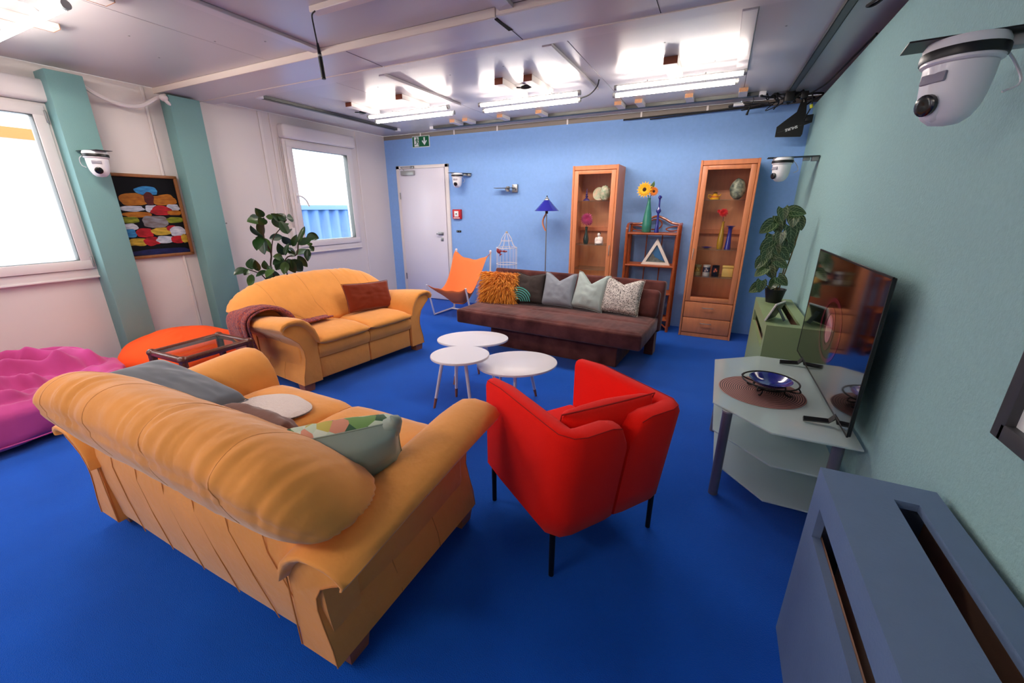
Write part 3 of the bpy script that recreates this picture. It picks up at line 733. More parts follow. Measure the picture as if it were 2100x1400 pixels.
# leaf print cushion
lp = thing('leaf_print_cushion', 'large sage green satin cushion with a tropical leaf print on its front', 'cushion', (-1.10, .93, .47))
by_axes(lp, (-1.165, .885, .450), (-.72, -.69, -.06), (.26, -.36, .90))
mb, ed = smooth_noise_pillow(.50, .31, .21, 8, 0, 26, .010, .05)
def leaf_print():
    m = mat('leaf_print', '#c8d8bc', .5); nt = m.node_tree; N = nt.nodes; L = nt.links; b = N['Principled BSDF']
    tc = N.new('ShaderNodeTexCoord'); mp = N.new('ShaderNodeMapping'); mp.inputs['Scale'].default_value = (1, .6, 2.2); mp.inputs['Rotation'].default_value = (0, .6, 0)
    v = N.new('ShaderNodeTexVoronoi'); v.inputs['Scale'].default_value = 24
    sp = N.new('ShaderNodeSeparateColor'); r = N.new('ShaderNodeValToRGB'); r.color_ramp.interpolation = 'CONSTANT'
    L.new(tc.outputs['Object'], mp.inputs[0]); L.new(mp.outputs[0], v.inputs['Vector']); L.new(v.outputs['Color'], sp.inputs[0]); L.new(sp.outputs[0], r.inputs[0])
    cr = r.color_ramp; cr.elements[0].color = lin('#2f5c38'); cr.elements[1].position = .30; cr.elements[1].color = lin('#c6d6ba')
    for p_, c_ in ((.55, '#6f9a50'), (.68, '#d6dfc8'), (.84, '#d89070'), (.92, '#c8b850')):
        e_ = cr.elements.new(p_); e_.color = lin(c_)
    L.new(r.outputs[0], b.inputs['Base Color']); return m
M_print = leaf_print()
front = [i for i, f in enumerate(mb.f) if all(mb.v[k][1] <= .0001 for k in f)]
for i in front: mb.m[i] = 1
obj('cover', mb, [M_sage, M_print], lp, ang=80, fix=False)
obj('twisted_corner', MB().tube(bez([(-.215, 0, .275), (-.235, .0, .305), (-.24, .01, .33), (-.225, .0, .345)], 5), [.040, .038, .036, .033, .03, .027, .025, .023, .021, .019, .017, .015, .012, .009, .006, .003], 10), M_sage, lp, ang=80)
obj('seam', MB().tube(ed, .003, 5, closed=True), M_sage, lp)

# knitted throw over the far sofa's left arm
M_knit = mat('melange_knit', '#c8644a', .95, bump=.9, bscale=130, var=.5, vscale=75, col2='#5a3c58', sheen=.2, spec=.1)
th = thing('knitted_throw', 'purple and red melange knitted throw draped over the arm of the far sofa', 'throw', (-3.142, 2.674, 0), 83.2)
def throw_strip(y0, y1, lift, endlen, seed, inner):
    path = []
    base = [(-.28, .475), (-.40, .475), (-.475, .50), (-.515, .57), (-.57, .62), (-.66, .648), (-.745, .638), (-.808, .60), (-.825, .54), (-.815, .46), (-.80, .36), (-.79, endlen)]
    if inner: base = [(inner, .470)]+base
    P_ = bez([(a, b, 0) for a, b in base], 6); n_ = len(P_)-1
    def f(u, v):
        k = min(n_, int(round(u*n_))); p_ = P_[k]
        q = P_[min(k+1, n_)]-P_[max(k-1, 0)]; nx, nz_ = -q.y, q.x; l = math.hypot(nx, nz_) or 1; nx, nz_ = nx/l, nz_/l
        if True: nx, nz_ = -nx, -nz_
        wv = lift+.007*math.sin(v*9+seed+u*3)+.006*nz(u*5, v*5, seed)
        taper = .55+.45*min(1, u*3.2)
        yc = (y0+y1)/2-.12*(1-min(1, u*2.2)); yy = yc+(v-.5)*(y1-y0)*taper
        return (p_.x+nx*wv, yy, p_.y-.035*max(0, (yy+.1))*(1 if u > .3 else 0)+nz_*wv)
    return MB().grid(f, n_, 18)
obj('lower_layer', throw_strip(-.02, .36, .010, .30, 1, -.12), M_knit, th, solid=.012, ang=80)
obj('upper_fold', throw_strip(.0, .12, .026, .24, 4, None), M_knit, th, solid=.014, ang=80)
fr_ = MB()
for k in range(0): pass

# ---- brown suede sofa bed
bs = thing('sofa_bed', 'dark brown suede sofa bed in front of the cabinets with five cushions', 'sofa', (-1.425, 3.88, 0), -3.4)
mt = MB(); nx_, ny_ = 80, 26
def mat_top(u, v):
    x = -.985+1.97*u; y = -.36+.72*v
    e = (max(0, 1-(2*u-1)**24)*max(0, 1-(2*v-1)**14))**.5
    z = .385+.028*e
    g = -.010*math.exp(-((v-.50)/.012)**2)
    for xs_ in (-.62, -.25, .12, .5): g -= .004*math.exp(-((x-xs_-.05*v)/.008)**2)
    pleat = .0035*math.sin(x*95+4*nz(x*3, v*3, 1))*max(0, nz(x*2.2, v*1.5, 9)+.25)*e
    return (x, y, z+g*e+pleat+.006*nz(x*3, y*5, 3)*e)
mt.grid(mat_top, nx_, ny_)
top = obj('mattress_top', mt, M_brown, bs, ang=80, fix=False)
ms = MB()
rim = [(-.985, -.36), (.985, -.36), (.985, .36), (-.985, .36)]
ms.rbox((-.985, -.372, .255), (.985, .36, .402), .022, 3)
obj('mattress', ms, M_brown, bs)
obj('plinth', MB().rbox((-.66, -.19, .0), (.74, .34, .255), .008, 1), M_brown, bs)
obj('support_leg', MB().rbox((.88, .34, 0), (.97, .47, .24), .006, 1), M_brown, bs)
obj('support_leg', MB().rbox((-.97, .34, 0), (-.88, .47, .24), .006, 1), M_brown, bs)
bkm = MB().rbox((-1.0, .0, .0), (1.0, .135, .52), .028, 4, M=T((0, .385, .235)) @ Rx(-9))
obj('backrest', bkm, M_brown, bs)
for x0, x1 in ((-.93, -.2), (.25, .98)):
    obj('back_bolster', MB().rbox((x0, .0, .0), (x1, .13, .28), .045, 4, M=T((0, .255, .41)) @ Rx(-14)), M_brown, bs)

# cushions on the brown sofa
M_grey2 = mat('blue_grey_cotton', '#8b919b', .8, bump=.1, bscale=60, sheen=.2)
M_mint = mat('pale_mint_cotton', '#aab8b4', .8, bump=.1, bscale=60, sheen=.2)
M_bark = mat('dark_brown_cotton', '#352b28', .85, bump=.1, bscale=60)
def spot_mat():
    m = mat('speckled_cotton', '#dcd3cc', .85)
    nt = m.node_tree; N = nt.nodes; L = nt.links; b = N['Principled BSDF']
    tc = N.new('ShaderNodeTexCoord'); v = N.new('ShaderNodeTexVoronoi'); v.inputs['Scale'].default_value = 120
    r = N.new('ShaderNodeValToRGB'); r.color_ramp.elements[0].position = .38; r.color_ramp.elements[1].position = .46
    r.color_ramp.elements[0].color = lin('#2c2523'); r.color_ramp.elements[1].color = lin('#dcd3cc')
    n = N.new('ShaderNodeTexNoise'); n.inputs['Scale'].default_value = 60
    mx = N.new('ShaderNodeMixRGB'); mx.inputs[0].default_value = .03
    L.new(tc.outputs['Object'], n.inputs['Vector']); L.new(tc.outputs['Object'], mx.inputs[1]); L.new(n.outputs['Color'], mx.inputs[2])
    L.new(mx.outputs[0], v.inputs['Vector']); L.new(v.outputs['Distance'], r.inputs[0]); L.new(r.outputs[0], b.inputs['Base Color']); return m
M_spot = spot_mat()
g5 = 'cushions on the brown sofa bed'
ps = pillow('striped_cushion', 'dark brown cushion with turquoise stripes in its lower corner', 'cushion', (-1.81, 4.07, .425), 2, -17, .37, .345, .13, M_bark, 11, chop=.03, group=g5)
M_teals = mat('turquoise_print', '#4fb0a6', .8)
for k in range(6):
    r_ = .035+.026*k
    def st(u, v, r_=r_, k=k):
        a = PI*.5*0+PI*(u*.78+.02); rr = r_+.012*(v-.5)*1.0
        x = -.095+rr*math.cos(a)*1.0; z = .012+rr*math.sin(a)*.92
        x = max(-.178, min(.05, x)); z = max(.004, z)
        uu = x/.185; vv = (z-.1725)/.1725; e = (max(0, 1-uu*uu)**.5)*(max(0, 1-vv*vv)**.5)
        return (x, -(.065*(e**.55)*1.05+.010), z)
    obj('printed_stripe', MB().grid(st, 18, 1), M_teals, ps, fix=False)
pillow('blue_grey_cushion', 'blue grey cotton cushion with a dented top, middle of the five on the sofa bed', 'cushion', (-1.47, 4.08, .425), -2, -20, .37, .37, .13, M_grey2, 12, chop=.09, group=g5)
pillow('mint_cushion', 'pale mint cushion with pointed upper corners on the brown sofa bed', 'cushion', (-1.14, 4.07, .425), -8, -20, .36, .39, .14, M_mint, 13, chop=.12, roll=4, group=g5)
pillow('speckled_cushion', 'white cushion speckled with black dots on the brown sofa bed', 'cushion', (-.80, 4.05, .425), -5, -20, .40, .365, .13, M_spot, 14, chop=.06, roll=2, group=g5)
# furry cushion
fc = pillow('shaggy_cushion', 'shaggy mustard orange fur cushion at the left end of the sofa bed', 'cushion', (-2.17, 4.06, .425), 5, -14, .40, .32, .13, mat('mustard_base', '#d08420', .9), 15, group=g5)
fm_ = MB(); rnd = random.Random(7)
for k in range(3200):
    u = rnd.uniform(-1, 1); v = rnd.uniform(-1, 1)
    if rnd.random() < .12: u = rnd.choice((-1, 1))*rnd.uniform(.93, 1)
    if rnd.random() < .12: v = rnd.choice((-1, 1))*rnd.uniform(.93, 1)
    sg = -1 if rnd.random() < .8 else 1
    e = (max(0, 1-u*u)**.5)*(max(0, 1-v*v)**.5)
    b0 = Vector((.2*u*.97, sg*(.065*e**.55), .16+.16*v*.97))
    L_ = rnd.uniform(.045, .095)
    out = Vector((u*1.0+rnd.uniform(-.45, .45), sg*(.75), v*.5+rnd.uniform(-.5, .3)-.12)).normalized()
    side = out.cross(Vector((rnd.uniform(-1, 1), rnd.uniform(-1, 1), rnd.uniform(-1, 1)))).normalized()*rnd.uniform(.0022, .0045)
    bend = Vector((rnd.uniform(-.3, .3), 0, -.55))
    q = [b0+out*L_*t+bend*L_*t*t*.8 for t in (0, .35, .7, 1)]
    q[1].y = min(q[1].y, b0.y) if sg < 0 else max(q[1].y, b0.y)
    o_ = len(fm_.v); 
    for t, p_ in zip((1, .95, .7, .15), q): fm_.v += [tuple(p_+side*t), tuple(p_-side*t)]
    for t in range(3): fm_.f.append((o_+2*t, o_+2*t+1, o_+2*t+3, o_+2*t+2)); fm_.m.append(0)
fur = obj('fur', fm_, mat('mustard_fur', '#ffb440', .75, var=.35, vscale=40, col2='#e8922a', sheen=.3), fc, fix=False, ang=180); fur['kind'] = 'stuff'

# ---- nesting tables
def ctable(label, loc, rz, rx, ry, egg, h, legs):
    o = thing('coffee_table', label, 'table', (*loc, 0), rz, 'nest of three white coffee tables')
    def outline(k, n=48):
        a = 2*PI*k/n; r = 1+egg*math.cos(a-.6)+egg*.5*math.cos(2*a)
        return (rx*r*math.cos(a), ry*r*math.sin(a))
    P_ = [outline(k) for k in range(48)]
    def sc_(f): return [(x*f, y*f) for x, y in P_]
    m = MB().loft([[(x, y, z) for x, y in sc_(f)] for f, z in ((.97, h-.018), (.992, h-.016), (1, h-.009), (.995, h-.002), (.985, h))])
    obj('table_top', m, M_tabletop, o)
    for lx, ly in legs:
        a = Vector((lx*.55, ly*.55, h-.018)); b = Vector((lx, ly, 0)); q = a.lerp(b, .80)
        l = obj('leg', MB().cyl(a, q, .0135, .0115, 12), M_wleg, o)
        obj('wood_tip', MB().cyl(q, b, .0117, .009, 12), M_tip, l)
    return o
ctable('white egg-shaped coffee table, tallest of the nest and nearest the viewer', (-1.535, 2.265), 35, .205, .195, .05, .452, [(-.20, .09), (.075, -.05), (-.03, .26)])
ctable('white oval coffee table of the nest, nearest the brown sofa bed', (-1.73, 2.75), 30, .29, .215, .05, .405, [(-.16, -.02), (.20, -.11), (.05, .2)])
ctable('white rounded coffee table of the nest, beside the red armchair', (-1.195, 2.51), 40, .295, .25, .02, .365, [(.20, .15), (-.05, -.12), (-.12, .20)])

# ---- red armchair
ch = thing('red_armchair', 'bright red fabric tub armchair with black legs and split back', 'chair', (-.477, 1.605, 0), -124.8)
hw_, hd_ = .305, .295
def lean(y, z): return .07*max(0, (z-.2)/.49)*max(0, min(1, (y-.0)/hd_))
for s in (-1, 1):
    # one shell half = arm + half of the back, as one upholstered wrap
    sh = MB(); path = []
    P0 = [(s*(hw_-.042), -hd_), (s*(hw_-.042), -.15), (s*(hw_-.042), .0), (s*(hw_-.042), .15), (s*(hw_-.043), .228), (s*(hw_-.060), .250), (s*(hw_-.09), .257), (s*.10, .257), (s*.05, .257), (s*.008, .257)]
    secs = []
    N_ = len(P0)
    for k, (x, y) in enumerate(P0):
        a = Vector(P0[max(k-1, 0)]); b = Vector(P0[min(k+1, N_-1)]); t_ = (b-a).normalized(); nrm = Vector((t_.y, -t_.x))*(s)
        if s < 0: nrm = Vector((t_.y, -t_.x))*-1*-1 if False else Vector((-t_.y, t_.x))
        # outward normal
        if nrm.dot(Vector((x, y))) < 0: nrm = -nrm
        th_ = .040
        dist_end = abs(k-(N_-1))
        ztop = .690
        if k == N_-1: ztop = .60
        elif k == N_-2: ztop = .676
        if k == 0: ztop = .672
        e0 = .86 if k in (0, N_-1) else 1
        sec = []
        for (o_, z) in ((1, .215), (1.0, .30), (1.0, .45), (1.0, ztop-.03), (.80, ztop-.008), (.35, ztop), (-.35, ztop), (-.80, ztop-.008), (-1.0, ztop-.03), (-1.0, .45), (-1, .30), (-1, .215), (-.6, .203), (.6, .203)):
            q = Vector((x, y))+nrm*o_*th_*e0
            # walls flare a little: seat of the shell narrower at the bottom of the rear
            sec.append((q.x, q.y+lean(q.y, z), z))
        secs.append(sec)
    obj('side_shell', sh.loft(secs), M_red, ch, ang=50, sub=0)
    pts = [(p_[5][0], p_[5][1], p_[5][2]+.0005) for p_ in secs[1:-1]]
    pts = [tuple(Vector(p_[3])*.0+Vector(((p_[4][0]), (p_[4][1]), p_[4][2]+.002))) for p_ in secs[0:-1]]
    obj('welt_seam', MB().tube(pts, .0016, 5), M_redseam, ch)
obj('seat_frame', MB().rbox((-hw_+.045, -hd_+.005, .203), (hw_-.045, hd_-.08, .34), .012, 2), M_red, ch)
obj('seat_cushion', MB().rbox((-hw_+.084, -hd_-.005, .335), (hw_-.084, .21, .425), .028, 4), M_red, ch)
mb, ed = smooth_noise_pillow(.45, .30, .13, 31, 0, 18, .006, .03)
Mc = T((0, .135, .43)) @ Rz(-4) @ Rx(-20)
mb.v = [tuple(Mc @ Vector(v_)) for v_ in mb.v]
obj('back_cushion', mb, M_red, ch, ang=80, sub=1)
obj('welt_seam', MB().tube([Mc @ Vector(v_) for v_ in ed], .0032, 5, closed=True), M_redseam, ch)
for sx in (-1, 1):
    for y in (-hd_+.03, hd_-.04):
        x = sx*(hw_-.028); obj('leg', MB().cyl((x, y, .21), (x, y+(.0 if y < 0 else .0), 0), .0125, .011, 12), M_iron, ch)

# ---- beanbags
def beanbag(label, loc, rx, ry, h, m, seed, rz=0, folds=.03, lobes=((0, 0, 0),), flat=.7, ridges=(), nu=96, nv=40):
    o = thing('beanbag', label, 'beanbag', loc, rz)
    mb = MB()
    rnd = random.Random(seed); sh = [(rnd.uniform(0, 9), rnd.uniform(0, 9)) for _ in range(4)]
    def f(u, v):
        a = 2*PI*u; ph = PI*v
        r = math.sin(ph)**.75; z = -math.cos(ph)
        x = rx*r*math.cos(a); y = ry*r*math.sin(a)
        zz = h*(.5+.5*(abs(z)**flat)*(1 if z > 0 else -1))
        top = max(0, z)
        for (lx, ly, lz, lr) in lobes: zz += top*lz*math.exp(-(((x-lx)/lr)**2+((y-ly)/lr)**2))
        n1 = nz(x*3+sh[0][0], y*3, zz*2); w_ = abs(nz(x*4.2+n1*1.1+sh[1][0], y*5.5-n1*.9, sh[1][1]+zz*2))
        crease = folds*(.35-w_*1.6)*(.3+top)
        if top > .3:
            for P_, hh_, ww_ in ridges:
                d_ = min((Vector((x, y))-q).length for q in P_)
                if d_ < ww_*2.6: zz += min(1, (top-.3)*2.5)*hh_*(1.25*math.exp(-(d_/ww_)**2)-.42*math.exp(-((d_-1.5*ww_)/(.5*ww_))**2))
        return (x*(1+.10*n1), y*(1+.10*n1), max(.004, zz-abs(crease)*.9*(1 if zz > .03 else 0)+.02*n1*top))
    mb.grid(f, nu, nv)
    b_ = obj('cover', mb, m, o, ang=180, fix=True, sub=1)
    return o
RID = [([(-.42, -.75), (-.36, -.3), (-.30, .10), (-.16, .40), (.02, .42)], .085, .070), ([(-.25, -.8), (-.14, -.3), (-.05, .05), (.06, .36)], .070, .055),
       ([(.02, -.8), (.10, -.4), (.20, -.10), (.22, .2)], .060, .055), ([(-.52, -.2), (-.46, .25), (-.28, .50), (-.05, .56)], .075, .075),
       ([(.30, -.7), (.28, -.3), (.40, .05)], .035, .05), ([(-.1, .12), (.1, .15), (.3, -.05)], .030, .035), ([(-.2, -.5), (.05, -.45), (.3, -.55)], .03, .04)]
RID = [([Vector((p_.x, p_.y)) for p_ in bez([(x, y, 0) for x, y in P_], 8)], h, w_) for P_, h, w_ in RID]
pk = beanbag('large magenta pink crumpled beanbag against the window wall', (-4.27, .64, 0), .60, .77, .33, M_pink, 4, folds=.07, lobes=((-.25, .25, .05, .30), (.15, -.3, .04, .3)), flat=.45, ridges=RID, nu=150, nv=80)
obj('piping', MB().tube([(.602*math.cos(a)*1.0, .775*math.sin(a), .07) for a in [2*PI*k/60 for k in range(60)]], .005, 6, closed=True), M_pink, pk)
beanbag('plain bright orange beanbag behind the dark glass-topped side table', (-4.17, 1.80, 0), .56, .45, .38, M_orange, 9, folds=.015, lobes=((0, 0, .04, .3),), flat=.75)

# ---- side table
stt = thing('side_table', 'dark cane-wrapped side table with a glass top, between the yellow sofas', 'table', (-3.265, 1.515, 0), 1.5)
wx, wy, hh = .185, .225, .5
for x, y in ((-wx, -wy), (wx, -wy), (wx, wy), (-wx, wy)):
    obj('leg', MB().cyl((x, y, hh-.02), (x*1.03, y*1.02, 0), .025, .022, 12), M_dkwood, stt)
    obj('corner_joint', MB().ell((x, y, hh-.018), (.03, .03, .026), 8), M_dkwood, stt)
for a, b in (((-wx, -wy), (wx, -wy)), ((wx, -wy), (wx, wy)), ((wx, wy), (-wx, wy)), ((-wx, wy), (-wx, -wy))):
    obj('top_rail', MB().rbox((0, -.019, -.024), ((Vector(b)-Vector(a)).length, .019, .016), .012, 3, M=T((a[0], a[1], hh-.018)) @ Rz(math.degrees(math.atan2(b[1]-a[1], b[0]-a[0])))), M_dkwood, stt)
obj('glass_top', MB().box((-wx+.02, -wy+.02, hh-.016), (wx-.02, wy-.02, hh-.010)), M_smoke, stt)

# ---- display cabinets
def cabinet(label, x0, ztop_drawers, handle_right):
    o = thing('display_cabinet', label, 'cabinet', (x0+.2735, 5.0, 0)); w_ = .2735; d0, d1 = .04, .415; ht = 1.915
    y0, y1 = d0, d1
    for s in (-1, 1): obj('side_panel', MB().rbox((min(s*w_, s*(w_-.022)), y0-.005, 0), (max(s*w_, s*(w_-.022)), y1, ht), .003, 1), M_beech, o)
    obj('top_panel', MB().rbox((-w_+.022, y0, ht-.05), (w_-.022, y1, ht-.002), .003, 1), M_beech, o)
    obj('back_panel', MB().box((-w_+.02, y1-.012, .03), (w_-.02, y1-.004, ht-.04)), M_beech2, o)
    obj('plinth', MB().rbox((-w_+.022, y0+.004, 0), (w_-.022, y1, .046), .002, 1), M_beech, o)
    for z in (.415, 1.17): obj('fixed_shelf' if z < 1 else 'back_rail', MB().rbox((-w_+.022, y0+.02 if z < 1 else y1-.05, z-.012), (w_-.022, y1-.012, z+.008 if z < 1 else z+.035), .002, 1), M_beech, o)
    for k, (a, b) in enumerate(((.05, .224), (.230, .412))):
        d_ = obj('drawer', MB().rbox((-w_+.026, y0-.002, a), (w_-.026, y0+.03, b), .004, 2), M_beech, o)
        zc = (a+b)/2+.035
        obj('handle', MB().tube([(-.055, y0, zc), (-.055, y0-.022, zc), (-.04, y0-.028, zc), (.04, y0-.028, zc), (.055, y0-.022, zc), (.055, y0, zc)], .004, 6), M_lalu, d_)
    # glazed door
    zb, zt = .420, ht-.055; fw_ = .052
    for s in (-1, 1): obj('lightened_inner_side', MB().box((s*(w_-.0235)-.0012, y0+.03, .43), (s*(w_-.0235)+.0012, y1-.013, ht-.052)), M_beech2, o)  # added sheets in the paler beech, making the interior look better lit
    D_ = MB().rbox((-w_+.025, y0-.006, zb), (-w_+.025+fw_, y0+.016, zt), .004, 2).rbox((w_-.025-fw_, y0-.006, zb), (w_-.025, y0+.016, zt), .004, 2)
    D_.rbox((-w_+.025+fw_-.002, y0-.005, zt-fw_+.012), (w_-.025-fw_+.002, y0+.015, zt), .004, 2).rbox((-w_+.025+fw_-.002, y0-.005, zb), (w_-.025-fw_+.002, y0+.015, zb+fw_), .004, 2)
    dr_ = obj('glass_door', D_, M_beech, o)
    obj('pane', MB().box((-w_+.025+fw_-.004, y0+.003, zb+fw_-.004), (w_-.025-fw_+.004, y0+.008, zt-fw_+.016)), M_glass, dr_)
    hx = (w_-.042)*(1 if handle_right else -1)
    obj('handle', MB().tube([(hx, y0, 1.01), (hx, y0-.02, 1.005), (hx, y0-.026, .99), (hx, y0-.026, .91), (hx, y0-.02, .895), (hx, y0, .89)], .004, 6), M_lalu, dr_)
    for z in (1.525, 1.005, .70):
        obj('glass_shelf', MB().box((-w_+.024, y0+.035, z-.006), (w_-.024, y1-.014, z)), M_shelfglass, o)
    return o
c1 = cabinet('narrow beech glass-front cabinet behind the brown sofa bed, next to the blue lamp', -1.665, 0, True)
c2 = cabinet('narrow beech glass-front cabinet with two drawers, near the teal wall', -.262, 0, False)
M_clay = mat('cream_ceramic', '#dccfb4', .4, var=.35, vscale=25, col2='#6f9a78'); M_marble = mat('grey_green_stone', '#3c4c4c', .35, var=.8, vscale=28, col2='#aeb49a')
M_china = mat('white_china', '#efe2dc', .25, coat=.5); M_ochre = mat('ochre_glass', '#b0861c', .2, coat=.6); M_vio = mat('violet_glass', '#4a3a7a', .12, coat=.6)
M_dkgreen = mat('dark_green_glass', '#1f3836', .15, coat=.6); M_petal = mat('magenta_petals', '#c23a78', .6, var=.3, vscale=40); M_rose = mat('red_rose', '#c81414', .6)
M_pcup = mat('yellow_teapot_glaze', '#e6a51c', .3, coat=.5)
def vase(name, label, loc, prof, m, cat='vase'):
    o = thing(name, label, cat, loc); obj('body', MB().lathe(prof, n=20), m, o); return o
# cabinet 1, upper shelf
v = vase('perfume_bottle', 'small violet glass bottle with a pointed stopper in the left cabinet', (-1.525, 5.2, 1.526), [(.0, 0), (.042, 0), (.04, .01), (.014, .03), (.01, .036)], M_vio, 'bottle')
obj('neck', MB().lathe([(.008, .034), (.02, .05), (.008, .064), (.016, .074), (.006, .088), (.009, .1), (.004, .115), (.002, .145)], n=14), M_vio, v)
p1 = thing('rosette_plate', 'round painted ceramic plate standing in the left cabinet', 'plate', (-1.375, 5.23, 1.526))
obj('plate', MB().lathe([(0, 0), (.05, .002), (.075, .008), (.078, .012), (.05, .007), (0, .006)], n=28, M=T((0, 0, .078)) @ Rx(78)), mat('rose_ceramic', '#d9b090', .4, var=.4, vscale=18, col2='#8fae8a'), p1)
def blob(name, label, loc, r, m, seed, cat, cut=.0, amp=.18, freq=2.2):
    o = thing(name, label, cat, loc)
    mb = MB()
    def f(u, v):
        a = 2*PI*u; ph = PI*v; d = Vector((math.sin(ph)*math.cos(a), math.sin(ph)*math.sin(a), -math.cos(ph)))
        k = 1+amp*nz(d.x*freq+seed, d.y*freq, d.z*freq); return (d.x*r[0]*k, d.y*r[1]*k, max(0, r[2]+d.z*r[2]*k))
    mb.grid(f, 32, 18); obj('carved_body', mb, m, o, ang=180); return o
blob('carved_head_figure', 'green and cream carved stone figure in the left cabinet', (-1.295, 5.18, 1.526), (.060, .045, .085), M_clay, 2, 'figurine', freq=3.2, amp=.3)
blob('carved_stone_lump', 'pale ribbed stone figure at the right side of the left cabinet', (-1.205, 5.25, 1.526), (.048, .045, .095), mat('pink_stone', '#c8a898', .5, var=.35, vscale=20, col2='#8a7f6c'), 6, 'figurine')
v = vase('dark_vase', 'slim dark green glass vase with magenta flowers in the left cabinet', (-1.505, 5.2, 1.006), [(0, 0), (.026, 0), (.034, .03), (.035, .06), (.026, .10), (.016, .14), (.014, .18), (.02, .21)], M_dkgreen)
def daisy(c, nrm, r, n, m_, wd=.3, layers=2, tilt=.25):
    g = MB(); nrm = Vector(nrm).normalized(); a = nrm.orthogonal().normalized(); b = nrm.cross(a)
    for l in range(layers):
        for k in range(n):
            an = 2*PI*(k+.5*l)/n; d = a*math.cos(an)+b*math.sin(an); s_ = nrm.cross(d)*r*wd*(1-.15*l); q = r*(1-.18*l)
            c0 = Vector(c)+nrm*.002*l
            P_ = [c0+d*q*.12-s_*.3, c0+d*q*.12+s_*.3, c0+d*q*.6+nrm*q*tilt*.6*(1+l)*.5+s_*.8, c0+d*q*.6+nrm*q*tilt*.6*(1+l)*.5-s_*.8, c0+d*q+nrm*q*tilt*(l+.3)*.6]
            g.add(P_, [(0, 1, 2, 3), (3, 2, 4)])
    return g
obj('flower_head', daisy((.0, -.01, .30), (0, -1, .3), .085, 18, None, .16, 4, .5), M_petal, v, fix=False)
obj('flower_head', daisy((.02, .01, .27), (.7, -.6, .2), .06, 14, None, .16, 3, .5), M_petal, v, fix=False)
obj('stem', MB().tube([(0, 0, .1), (0, 0, .29)], .003, 5), M_dkgreen, v)
f1 = thing('seated_figurine', 'small white and pink china figurine of a resting person in the left cabinet', 'figurine', (-1.325, 5.17, 1.006))
obj('figure_body', MB().lathe([(0, 0), (.052, 0), (.058, .02), (.052, .05), (.035, .08), (.014, .10)], n=18, sy=.6).ell((-.034, -.015, .045), (.02, .02, .045), 8).ell((.034, -.015, .05), (.02, .02, .045), 8).ell((0, -.03, .02), (.045, .022, .02), 8), M_china, f1)
obj('figure_head', MB().ell((-.004, -.01, .118), (.02, .02, .024), 10), M_china, f1)
obj('figure_hair', MB().ell((-.004, -.002, .128), (.021, .02, .019), 10), M_black, f1)
# cabinet 2
tp = thing('little_teapot', 'small yellow teapot with a red band in the right cabinet', 'teapot', (-.085, 5.16, 1.526))
obj('body', MB().lathe([(0, 0), (.048, 0), (.05, .012), (.035, .035), (.022, .055), (.018, .062)], n=20), M_pcup, tp)
obj('lid', MB().lathe([(.02, .062), (.022, .07), (.012, .078), (0, .08)], n=14), mat('dark_teapot_lid', '#5a4020', .5), tp)
obj('handle', MB().tube(bez([(-.03, 0, .045), (-.062, 0, .05), (-.066, 0, .025), (-.044, 0, .012)], 5), .006, 6), M_pcup, tp)
obj('spout', MB().tube([(.03, 0, .03), (.05, 0, .045), (.058, 0, .06)], [.009, .006, .004], 6), M_pcup, tp)
obj('painted_band', MB().lathe([(.0475, .014), (.037, .034)], n=20), mat('painted_red', '#b8402a', .4), tp)
blob('stone_fish', 'large rounded grey and cream marbled stone ornament in the right cabinet', (.125, 5.2, 1.526), (.075, .055, .105), M_marble, 12, 'ornament', amp=.12)
v = vase('yellow_vase', 'tall ochre glass vase holding a red rose in the right cabinet', (.035, 5.18, 1.006), [(0, 0), (.026, 0), (.032, .03), (.033, .09), (.026, .16), (.015, .23), (.012, .28), (.016, .295)], M_ochre)
obj('stem', MB().tube([(0, 0, .27), (-.01, 0, .36)], .003, 5), M_dkgreen, v)
obj('rose_head', daisy((-.012, -.01, .385), (0, -1, .25), .05, 9, None, .42, 4, .5), M_rose, v, fix=False)
obj('rose_bud', daisy((-.058, -.0, .40), (-.5, -.8, .3), .022, 7, None, .4, 3, .6), M_rose, v, fix=False)
M_leaf = mat('ficus_leaf', '#24471c', .38, var=.35, vscale=5, col2='#12300f', coat=.25)
M_leaf2 = mat('ficus_leaf_light', '#4a6a2a', .4, var=.3, vscale=8, col2='#2e4f1c', coat=.2)
for a in (-150, -30, 210, 30): obj('leaf', MB().grid(lambda u, v, a=a: (math.cos(math.radians(a))*.055*u, -.02+(v-.5)*.03*math.sin(PI*u), .315+.02*u-.03*u*u+math.sin(math.radians(a))*.03*u), 6, 2), M_leaf, v, fix=False)
v = vase('blue_vase', 'dark blue flared glass vase beside the yellow vase in the right cabinet', (.115, 5.18, 1.006), [(0, 0), (.034, 0), (.030, .05), (.022, .15), (.020, .21), (.028, .235), (.048, .245), (.046, .248), (.02, .235)], M_navy)
v = vase('blue_dish', 'shallow dark blue dish on the middle shelf of the right cabinet', (-.095, 5.18, 1.006), [(0, 0), (.025, 0), (.055, .014), (.056, .018), (.03, .008), (0, .006)], M_navy, 'dish')
